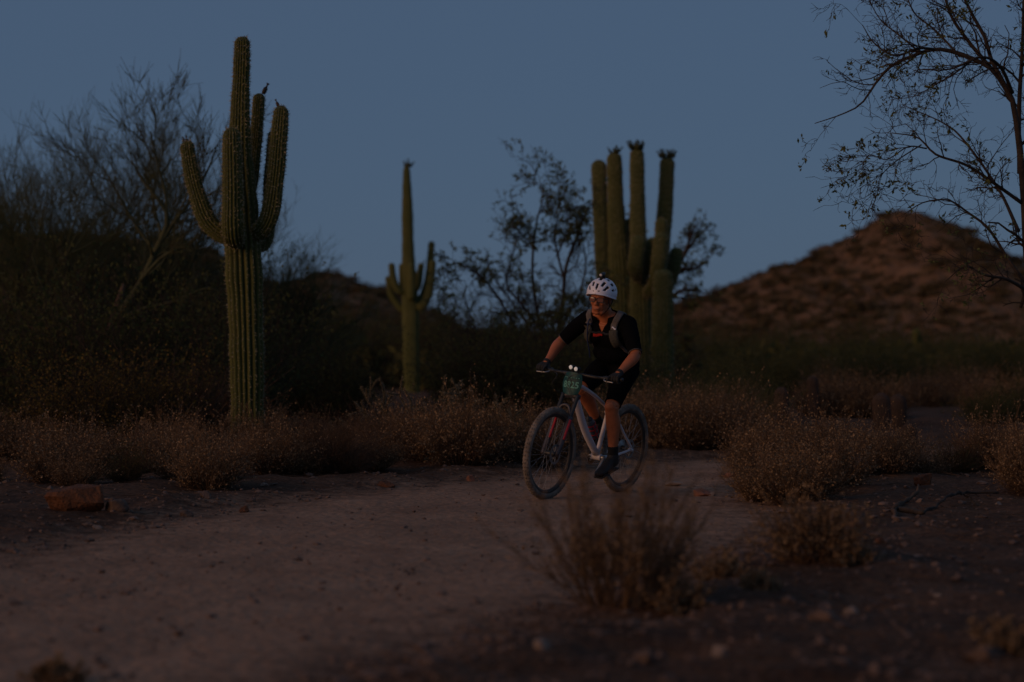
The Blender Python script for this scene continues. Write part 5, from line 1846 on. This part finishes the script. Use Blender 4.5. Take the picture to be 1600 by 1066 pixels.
# head
ellipsoid(bm_, hp(-0.012, 0, 0.035), (0.098, 0.076, 0.098), HROT, 28, 20)
ellipsoid(bm_, hp(0.026, 0, -0.045), (0.066, 0.059, 0.078), HROT, 24, 16)
ellipsoid(bm_, hp(0.062, 0, -0.100), (0.026, 0.027, 0.020), HROT)
ellipsoid(bm_, hp(0.052, 0, 0.020), (0.042, 0.060, 0.060), HROT)
capsule(bm_, hp(0.084, 0, 0.012), hp(0.110, 0, -0.026), 0.0095, 0.0135)
for s in (1, -1):
    ellipsoid(bm_, hp(0.104, 0.012 * s, -0.031), (0.010, 0.009, 0.008), HROT)
    capsule(bm_, hp(0.085, 0.012 * s, 0.030), hp(0.070, 0.048 * s, 0.028), 0.012, 0.011)
    ellipsoid(bm_, hp(0.062, 0.038 * s, -0.022), (0.026, 0.022, 0.020), HROT)
    ellipsoid(bm_, hp(-0.008, 0.076 * s, -0.008), (0.018, 0.009, 0.032), HROT)
    capsule(bm_, hp(-0.005, 0.055 * s, -0.055), hp(0.05, 0.030 * s, -0.098), 0.018, 0.020)
    upper_arm(bm_, s)
    fd = nrm(WR[s] - EL[s])
    limb(bm_, [EL[s], mixp(EL[s], WR[s], 0.28) + A_(0, 0.006 * s, 0.002), mixp(EL[s], WR[s], 0.7), WR[s], WR[s] + fd * 0.03], [0.043, 0.046, 0.034, 0.027, 0.027])
    thigh(bm_, s)
    sh_ = AN[s] - KN[s]
    back = nrm(np.cross(sh_, A_(0, 1, 0)))
    if back[0] > 0:
        back = -back
    limb(bm_, [KN[s], mixp(KN[s], AN[s], 0.12), mixp(KN[s], AN[s], 0.34) + back * 0.016, mixp(KN[s], AN[s], 0.62) + back * 0.008, AN[s] + sh_ * -0.06, AN[s] + sh_ * 0.08], [0.058, 0.054, 0.060, 0.047, 0.036, 0.036])
    ellipsoid(bm_, KN[s] + A_(0.02, 0, 0.004), (0.046, 0.048, 0.050))
capsule(bm_, hp(0.088, -0.018, -0.060), hp(0.088, 0.018, -0.060), 0.009, 0.009)
capsule(bm_, hp(0.084, -0.014, -0.074), hp(0.084, 0.014, -0.074), 0.010, 0.010)
body = obj('body', remesh(bm_, 0.0055, 3, 'body'), MT['skin'], person)
# face details
m = M()
tubes(m, np.array([hp(0.0945, -0.022, -0.066), hp(0.0995, -0.010, -0.0655), hp(0.1000, 0.0, -0.066), hp(0.0995, 0.010, -0.0655), hp(0.0945, 0.022, -0.066)]), A_(0.002, 0.0045, 0.0048, 0.0045, 0.002), 8, cap=True)
m.build('mouth', MT['lips'], body)
for s in (1, -1):
    m = M()
    ellipsoid(m, hp(0.080, 0.031 * s, 0.010), (0.011, 0.013, 0.008), HROT, 14, 10)
    m.build('eye', MT['eye'], body)
m = M()
for s in (1, -1):
    ellipsoid(m, hp(-0.03, 0.068 * s, 0.0), (0.045, 0.014, 0.035), HROT)
ellipsoid(m, hp(-0.085, 0, -0.01), (0.03, 0.06, 0.045), HROT)
m.build('hair', MT['hair'], person)

# jersey with open zip
jm = M()
torso(jm, 0.012)
for s in (1, -1):
    upper_arm(jm, s, 0.011)
capsule(jm, A_(0.062, 0, 1.425), A_(0.10, 0, 1.468), 0.075, 0.070)
# soft folds hanging at the waist
ellipsoid(jm, A_(-0.055, 0, 1.15), (0.105, 0.160, 0.085))
jme = remesh(jm, 0.0065, 3, 'jersey')
hem_n = nrm(A_(-0.35, 0, -1.0))


def jcut(p):
    k = np.zeros(len(p), bool)
    for s in (1, -1):
        d = nrm(EL[s] - SH[s])
        k |= (((p - mixp(SH[s], EL[s], 0.93)) @ d) > 0) & (np.linalg.norm(p - EL[s], axis=1) < 0.13)
    nk = nrm(hp(0, 0, -0.03) - A_(0.06, 0, 1.42))
    k |= ((p - A_(0.10, 0, 1.468)) @ nk > 0.018) & (np.abs(p[:, 1]) < 0.1)
    front = p[:, 0] > 0.03 + 1.1 * (1.42 - p[:, 2]) * 0 + 0.06
    k |= front & (p[:, 2] > 1.315) & (np.abs(p[:, 1]) < (p[:, 2] - 1.315) * 0.42)
    k |= p[:, 2] < 1.0
    return k


cut(jme, jcut)
jersey = obj('jersey', jme, MT['jersey'], person)
sm_ = jersey.modifiers.new('thick', 'SOLIDIFY')
sm_.thickness = 0.003
sm_.offset = -1
for s in (1, -1):
    d = nrm(EL[s] - SH[s])
    c = mixp(SH[s], EL[s], 0.925)
    u_ = nrm(np.cross(d, A_(0, 0, 1)))
    v_ = np.cross(d, u_)
    a4 = np.linspace(0, 2 * np.pi, 33)
    mm = M()
    tubes(mm, c + 0.0545 * (np.cos(a4)[:, None] * u_ + np.sin(a4)[:, None] * v_), np.full(33, 0.0028), 6)
    mm.build('sleeve_hem', MT['strap'], jersey)

sm2 = M()
ellipsoid(sm2, A_(-0.205, 0, 1.02), (0.137, 0.177, 0.118))
loft(sm2, SPINE[:3], [x + 0.010 for x in WID[:3]], [x + 0.010 for x in DEP[:3]])
for s in (1, -1):
    thigh(sm2, s, 0.009)
sme = remesh(sm2, 0.0065, 3, 'shorts')


def scut(p):
    k = p[:, 2] > 1.13
    for s in (1, -1):
        d = nrm(KN[s] - HP[s])
        k |= (((p - mixp(HP[s], KN[s], 0.94)) @ d) > 0) & (np.linalg.norm(p - KN[s], axis=1) < 0.14)
    return k


cut(sme, scut)
obj('shorts', sme, MT['shorts'], person)

# socks, shoes
FOOT = {}
for s in (1, -1):
    sh_ = nrm(AN[s] - KN[s])
    mm = M()
    limb(mm, [AN[s] - sh_ * 0.085, AN[s] - sh_ * 0.04, AN[s] + sh_ * 0.01, AN[s] + sh_ * 0.03], [0.0445, 0.0425, 0.0415, 0.04], 10)
    mm.build('sock', MT['sock'], person)
    ped = BB + CL * s + A_(0, 0.15 * s, 0)
    ball = ped + A_(-0.005, 0, 0.032)
    heel = AN[s] + A_(-0.045, 0, -0.062)
    fdir = nrm(ball - heel)
    up_ = nrm(np.cross(fdir, A_(0, -1, 0)))
    if up_[2] < 0:
        up_ = -up_
    toe = ball + fdir * 0.085 - up_ * 0.0
    sm3 = M()
    st_ = [(-0.02, 0.026, 0.030, 0.022), (0.0, 0.033, 0.042, 0.026), (0.06, 0.034, 0.048, 0.030), (0.11, 0.038, 0.040, 0.020), (0.16, 0.045, 0.030, 0.010), (0.205, 0.046, 0.026, 0.004), (0.245, 0.038, 0.021, 0.0), (0.272, 0.018, 0.013, -0.002)]
    scl = (np.linalg.norm(toe - heel) + 0.02) / 0.272
    cs, ws, ds = [], [], []
    for (l_, w_, d_, u2) in st_:
        cs.append(heel + fdir * l_ * scl + up_ * u2)
        ws.append(w_)
        ds.append(d_)
    loft(sm3, cs, ws, ds, 20, 22)
    capsule(sm3, AN[s] + sh_ * 0.0, heel + fdir * 0.06 + up_ * 0.03, 0.047, 0.046)
    obj('shoe', remesh(sm3, 0.005, 3, 'shoe'), MT['shoe'], person)
    mm = M()
    box(mm, mixp(heel, toe, 0.52) - up_ * 0.030, (np.linalg.norm(toe - heel) * 1.0, 0.074, 0.012), np.stack([fdir, A_(0, 1, 0), up_], 1))
    mm.build('sole', MT['black'], person, smooth=False)

# gloved hands closed on the grips
for s in (1, -1):
    G = GRIP[s]
    hm = M()
    fd = nrm(WR[s] - EL[s])
    kn = [G + A_(0.028, (0.036 - 0.0235 * j) * s, 0.020 - 0.002 * abs(j - 1)) for j in range(4)]
    limb(hm, [WR[s] - fd * 0.012, WR[s] + fd * 0.015], [0.032, 0.031], 6)
    for j in range(4):
        capsule(hm, WR[s] + A_(0.004, (0.014 - 0.009 * j) * s, -0.004), kn[j], 0.0175, 0.0125)
        ln = [0.92, 1.0, 1.06, 1.0][j]
        if j == 3:      # first finger lies out along the brake lever
            pth = [kn[j], G + A_(0.052, -0.038 * s, 0.004), G + A_(0.066, -0.036 * s, -0.016), G + A_(0.058, -0.034 * s, -0.034)]
        else:
            y_ = A_(0, kn[j][1] - G[1], 0)
            pth = [kn[j], G + y_ + A_(0.034 * ln, 0, -0.006), G + y_ + A_(0.014, 0, -0.030 * ln), G + y_ + A_(-0.014, 0, -0.024)]
        for a_, b_, r0_, r1_ in zip(pth[:-1], pth[1:], (0.0112, 0.0102, 0.0094), (0.0102, 0.0094, 0.0085)):
            capsule(hm, a_, b_, r0_, r1_, 10)
    th = [WR[s] + A_(0.012, -0.018 * s, -0.012), G + A_(-0.010, -0.046 * s, 0.016), G + A_(0.012, -0.060 * s, -0.016), G + A_(0.026, -0.056 * s, -0.026)]
    for a_, b_, r0_, r1_ in zip(th[:-1], th[1:], (0.0165, 0.0125, 0.0105), (0.0125, 0.0105, 0.009)):
        capsule(hm, a_, b_, r0_, r1_, 10)
    obj('glove', remesh(hm, 0.0032, 2, 'glove'), MT['glove'], person)

# helmet: pierced shell over dark foam, peak rim, straps, lamp
HEL = obj('helmet', None, None, person)
na_, np_ = 120, 44


def shell_pt(az_, el_, k=1.0):
    x = math.cos(el_) * math.cos(az_) * (0.146 if math.cos(az_) > 0 else 0.150)
    y = math.cos(el_) * math.sin(az_) * 0.118
    z = math.sin(el_) * 0.122
    return A_(x, y, z) * k


hcen = A_(-0.016, 0, 0.048)
Azs = np.arange(na_) / na_ * 2 * np.pi
lo = np.radians(np.interp(np.abs(np.mod(Azs + np.pi, 2 * np.pi) - np.pi), [0, 0.6, 1.4, 2.2, np.pi], [6, 2, -14, -24, -26]))
vo_, vi_ = np.zeros((np_ + 1, na_, 3)), np.zeros((np_ + 1, na_, 3))
for a_i in range(na_):
    for e_i in range(np_ + 1):
        el_ = lo[a_i] + (np.pi / 2 - lo[a_i]) * e_i / np_
        p_ = shell_pt(Azs[a_i], el_)
        vo_[e_i, a_i] = p_
        vi_[e_i, a_i] = p_ * 0.93
allv = np.concatenate([vo_.reshape(-1, 3), vi_.reshape(-1, 3)])
allw = HEADC + (allv + hcen) @ HROT.T
idx = np.arange((np_ + 1) * na_).reshape(np_ + 1, na_)
cen = (vo_[:-1] + vo_[1:] + np.roll(vo_, -1, 1)[:-1] + np.roll(vo_, -1, 1)[1:]) / 4


def vent(c):
    x, y, z = c[..., 0], c[..., 1], c[..., 2]
    lane = np.arctan2(y, np.maximum(z + 0.035, 1e-3)) / R(19.5)
    k = np.round(lane)
    fr__ = np.abs(lane - k)
    th_ = np.degrees(np.arctan2(x + 0.004 * k, z + 0.02)) + np.where(k % 2 == 0, 0, 13)
    sl_ = np.mod(th_ + 8, 40)
    return (fr__ < 0.27) & (sl_ > 9) & (sl_ < 33) & (z > 0.028) & (np.abs(k) <= 3) & (np.abs(th_) < 84)


hole = vent(cen)
N0 = (np_ + 1) * na_
quads = []
nxt = lambda a: (a + 1) % na_
for e_i in range(np_):
    for a_i in range(na_):
        if hole[e_i, a_i]:
            continue
        a, b, c, d = idx[e_i, a_i], idx[e_i, nxt(a_i)], idx[e_i + 1, nxt(a_i)], idx[e_i + 1, a_i]
        quads += [(a, b, c, d), (a + N0, d + N0, c + N0, b + N0)]
        for (de, da, p_, q_) in ((-1, 0, a, b), (1, 0, c, d), (0, 1, b, c), (0, -1, d, a)):
            e2, a2_ = e_i + de, (a_i + da) % na_
            if e2 < 0 or (e2 < np_ and hole[e2, a2_]):
                quads.append((q_, p_, p_ + N0, q_ + N0))
sh = M().add(allw, quads)
sh.build('shell', MT['shell'], HEL)
m = M()
ellipsoid(m, hp(*(hcen + A_(0, 0, 0.004))), (0.128, 0.104, 0.106), HROT, 28, 18)
lme = m.mesh('liner')
cut(lme, lambda p: ((p - HEADC) @ HROT)[:, 2] < 0.035)
obj('liner', lme, MT['foam'], HEL)
# rim line
rimp = np.array([hp(*(shell_pt(a_, lo[i_]) * 1.004 + hcen)) for i_, a_ in enumerate(Azs)] + [hp(*(shell_pt(Azs[0], lo[0]) * 1.004 + hcen))])
m = M()
tubes(m, rimp, np.full(len(rimp), 0.0055), 8)
m.build('rim', MT['shell'], HEL)
for s in (1, -1):
    mm = M()
    tubes(mm, spline(np.array([hp(0.03, 0.088 * s, 0.04), hp(0.012, 0.083 * s, -0.02), hp(0.015, 0.070 * s, -0.075), hp(0.030, 0.02 * s, -0.128)]), 16), np.full(16, 0.003), 6, flat=0.35)
    tubes(mm, spline(np.array([hp(-0.075, 0.088 * s, 0.03), hp(-0.02, 0.086 * s, -0.03), hp(0.012, 0.073 * s, -0.07)]), 12), np.full(12, 0.003), 6, flat=0.35)
    mm.build('chin_strap', MT['foam'], HEL)
hl_ = obj('helmet_lamp', None, None, person)
mm = M()
capsule(mm, hp(-0.01, 0, 0.165), hp(-0.01, 0, 0.185), 0.026, 0.018, 12)
mm.build('mount', MT['foam'], hl_)
mm = M()
capsule(mm, hp(-0.03, 0, 0.200), hp(0.018, 0, 0.198), 0.015, 0.014, 12)
mm.build('body', MT['black'], hl_)
mm = M()
ellipsoid(mm, hp(0.033, 0, 0.198), (0.005, 0.0125, 0.0105), HROT)
mm.build('lens', mat('pale_lamp_lens', (0.62, 0.60, 0.56), (0.5, 0.48, 0.45), scale=8, rough=0.3), hl_)

# glasses
gl = obj('glasses', None, None, person)
for s in (1, -1):
    a4 = np.linspace(0, 2 * np.pi, 29)
    ex = np.sign(np.cos(a4)) * np.abs(np.cos(a4)) ** 0.6 * 0.0265
    ez = np.sign(np.sin(a4)) * np.abs(np.sin(a4)) ** 0.6 * 0.0185
    pts = np.array([hp(0.104 - 0.16 * abs(0.034 * s + y_ - 0) ** 1.0 * 1.0 + 0.004, 0.0335 * s + y_, 0.008 + z_) for y_, z_ in zip(ex, ez)])
    mm = M()
    tubes(mm, pts, np.full(29, 0.0032), 6)
    mm.build('frame_rim', MT['black'], gl)
    mm = M()
    c_ = pts[:-1].mean(0)
    n_ = len(pts) - 1
    mm.add(np.vstack([pts[:-1], c_ + HROT @ A_(0.003, 0, 0)]), f3=[(i_, (i_ + 1) % n_, n_) for i_ in range(n_)])
    mm.build('lens', MT['glass'], gl)
    mm = M()
    tubes(mm, np.array([hp(0.096, 0.061 * s, 0.016), hp(0.07, 0.073 * s, 0.015), hp(0.0, 0.082 * s, 0.012)]), A_(0.003, 0.0028, 0.0025), 6, cap=True)
    mm.build('temple', MT['black'], gl)
mm = M()
tubes(mm, np.array([hp(0.104, -0.010, 0.012), hp(0.109, 0, 0.015), hp(0.104, 0.010, 0.012)]), A_(0.003, 0.003, 0.003), 6)
mm.build('bridge', MT['black'], gl)

# hydration vest: shoulder straps, pockets, pack, drinking tube
jb = M()
torso(jb, 0.014)
for s in (1, -1):
    upper_arm(jb, s, 0.011)
bme = remesh(jb, 0.008, 3, 'tmpv')
vv_ = [v.co.copy() for v in bme.vertices]
bvh = BVHTree.FromPolygons(vv_, [tuple(p.vertices) for p in bme.polygons])
VEST = obj('hydration_vest', None, None, person)


def band(name, pts, width, mtl, thick=0.008, k=22, parent=None):
    """Webbing laid on the jersey along pts."""
    c = spline(np.array(pts), k)
    T = nrm(np.gradient(c, axis=0))
    rows_ = []
    for i_ in range(k):
        loc, nr_, _, _ = bvh.find_nearest(Vector(c[i_]))
        nr_ = np.array(nr_)
        sd_ = nrm(np.cross(T[i_], nr_))
        line = []
        for f_ in (-0.5, -0.2, 0.2, 0.5):
            l2, n2, _, _ = bvh.find_nearest(Vector(np.array(loc) + sd_ * width * f_))
            line.append((np.array(l2), np.array(n2)))
        rows_.append(line)
    top = np.array([[p_ + n_ * thick for p_, n_ in r_] for r_ in rows_])
    bot = np.array([[p_ - n_ * 0.004 for p_, n_ in r_] for r_ in rows_])
    loop = np.concatenate([top, bot[:, ::-1]], 1)
    i = np.arange(k * 8).reshape(k, 8)
    nx = np.roll(i, -1, 1)
    m = M().add(loop.reshape(-1, 3), np.stack([i[:-1], nx[:-1], nx[1:], i[1:]], -1).reshape(-1, 4))
    return m.build(name, MT[mtl], parent or VEST)


for s in (1, -1):
    st = band('shoulder_strap', [A_(-0.04, 0.115 * s, 1.45), A_(0.04, 0.118 * s, 1.475), A_(0.11, 0.115 * s, 1.43), A_(0.155, 0.115 * s, 1.36)], 0.050, 'strap', 0.010)
    band('pocket', [A_(0.155, 0.118 * s, 1.355), A_(0.14, 0.125 * s, 1.29), A_(0.08, 0.145 * s, 1.21)], 0.066, 'mesh_pocket', 0.016)
    band('buckle', [A_(0.15, 0.10 * s, 1.372), A_(0.15, 0.135 * s, 1.372)], 0.012, 'shell' if s > 0 else 'blue', 0.014, 6, st)
    band('side_strap', [A_(0.07, 0.15 * s, 1.21), A_(0.0, 0.18 * s, 1.17), A_(-0.10, 0.17 * s, 1.18)], 0.022, 'strap', 0.006)
band('sternum_strap', [A_(0.15, 0.10, 1.315), A_(0.16, 0, 1.31), A_(0.15, -0.10, 1.315)], 0.016, 'foam', 0.010)
lg = band('chest_logo', [A_(0.17, 0.012, 1.285), A_(0.17, -0.062, 1.288)], 0.026, 'red_cloth', 0.006, 8)
mm = M()
tubes(mm, spline(np.array([A_(0.10, -0.10, 1.455), A_(0.168, -0.105, 1.40), A_(0.175, -0.105, 1.33), A_(0.13, -0.12, 1.24), A_(0.08, -0.125, 1.16), A_(0.05, -0.13, 1.10)]), 24), np.full(24, 0.0055), 8)
mm.build('drinking_tube', MT['blue'], VEST)
pk = M()
ellipsoid(pk, A_(-0.135, 0, 1.34), (0.075, 0.115, 0.17), np.array(Matrix.Rotation(R(38), 3, 'Y')))
pk.build('pack', MT['foam'], VEST)
bpy.data.meshes.remove(bme)
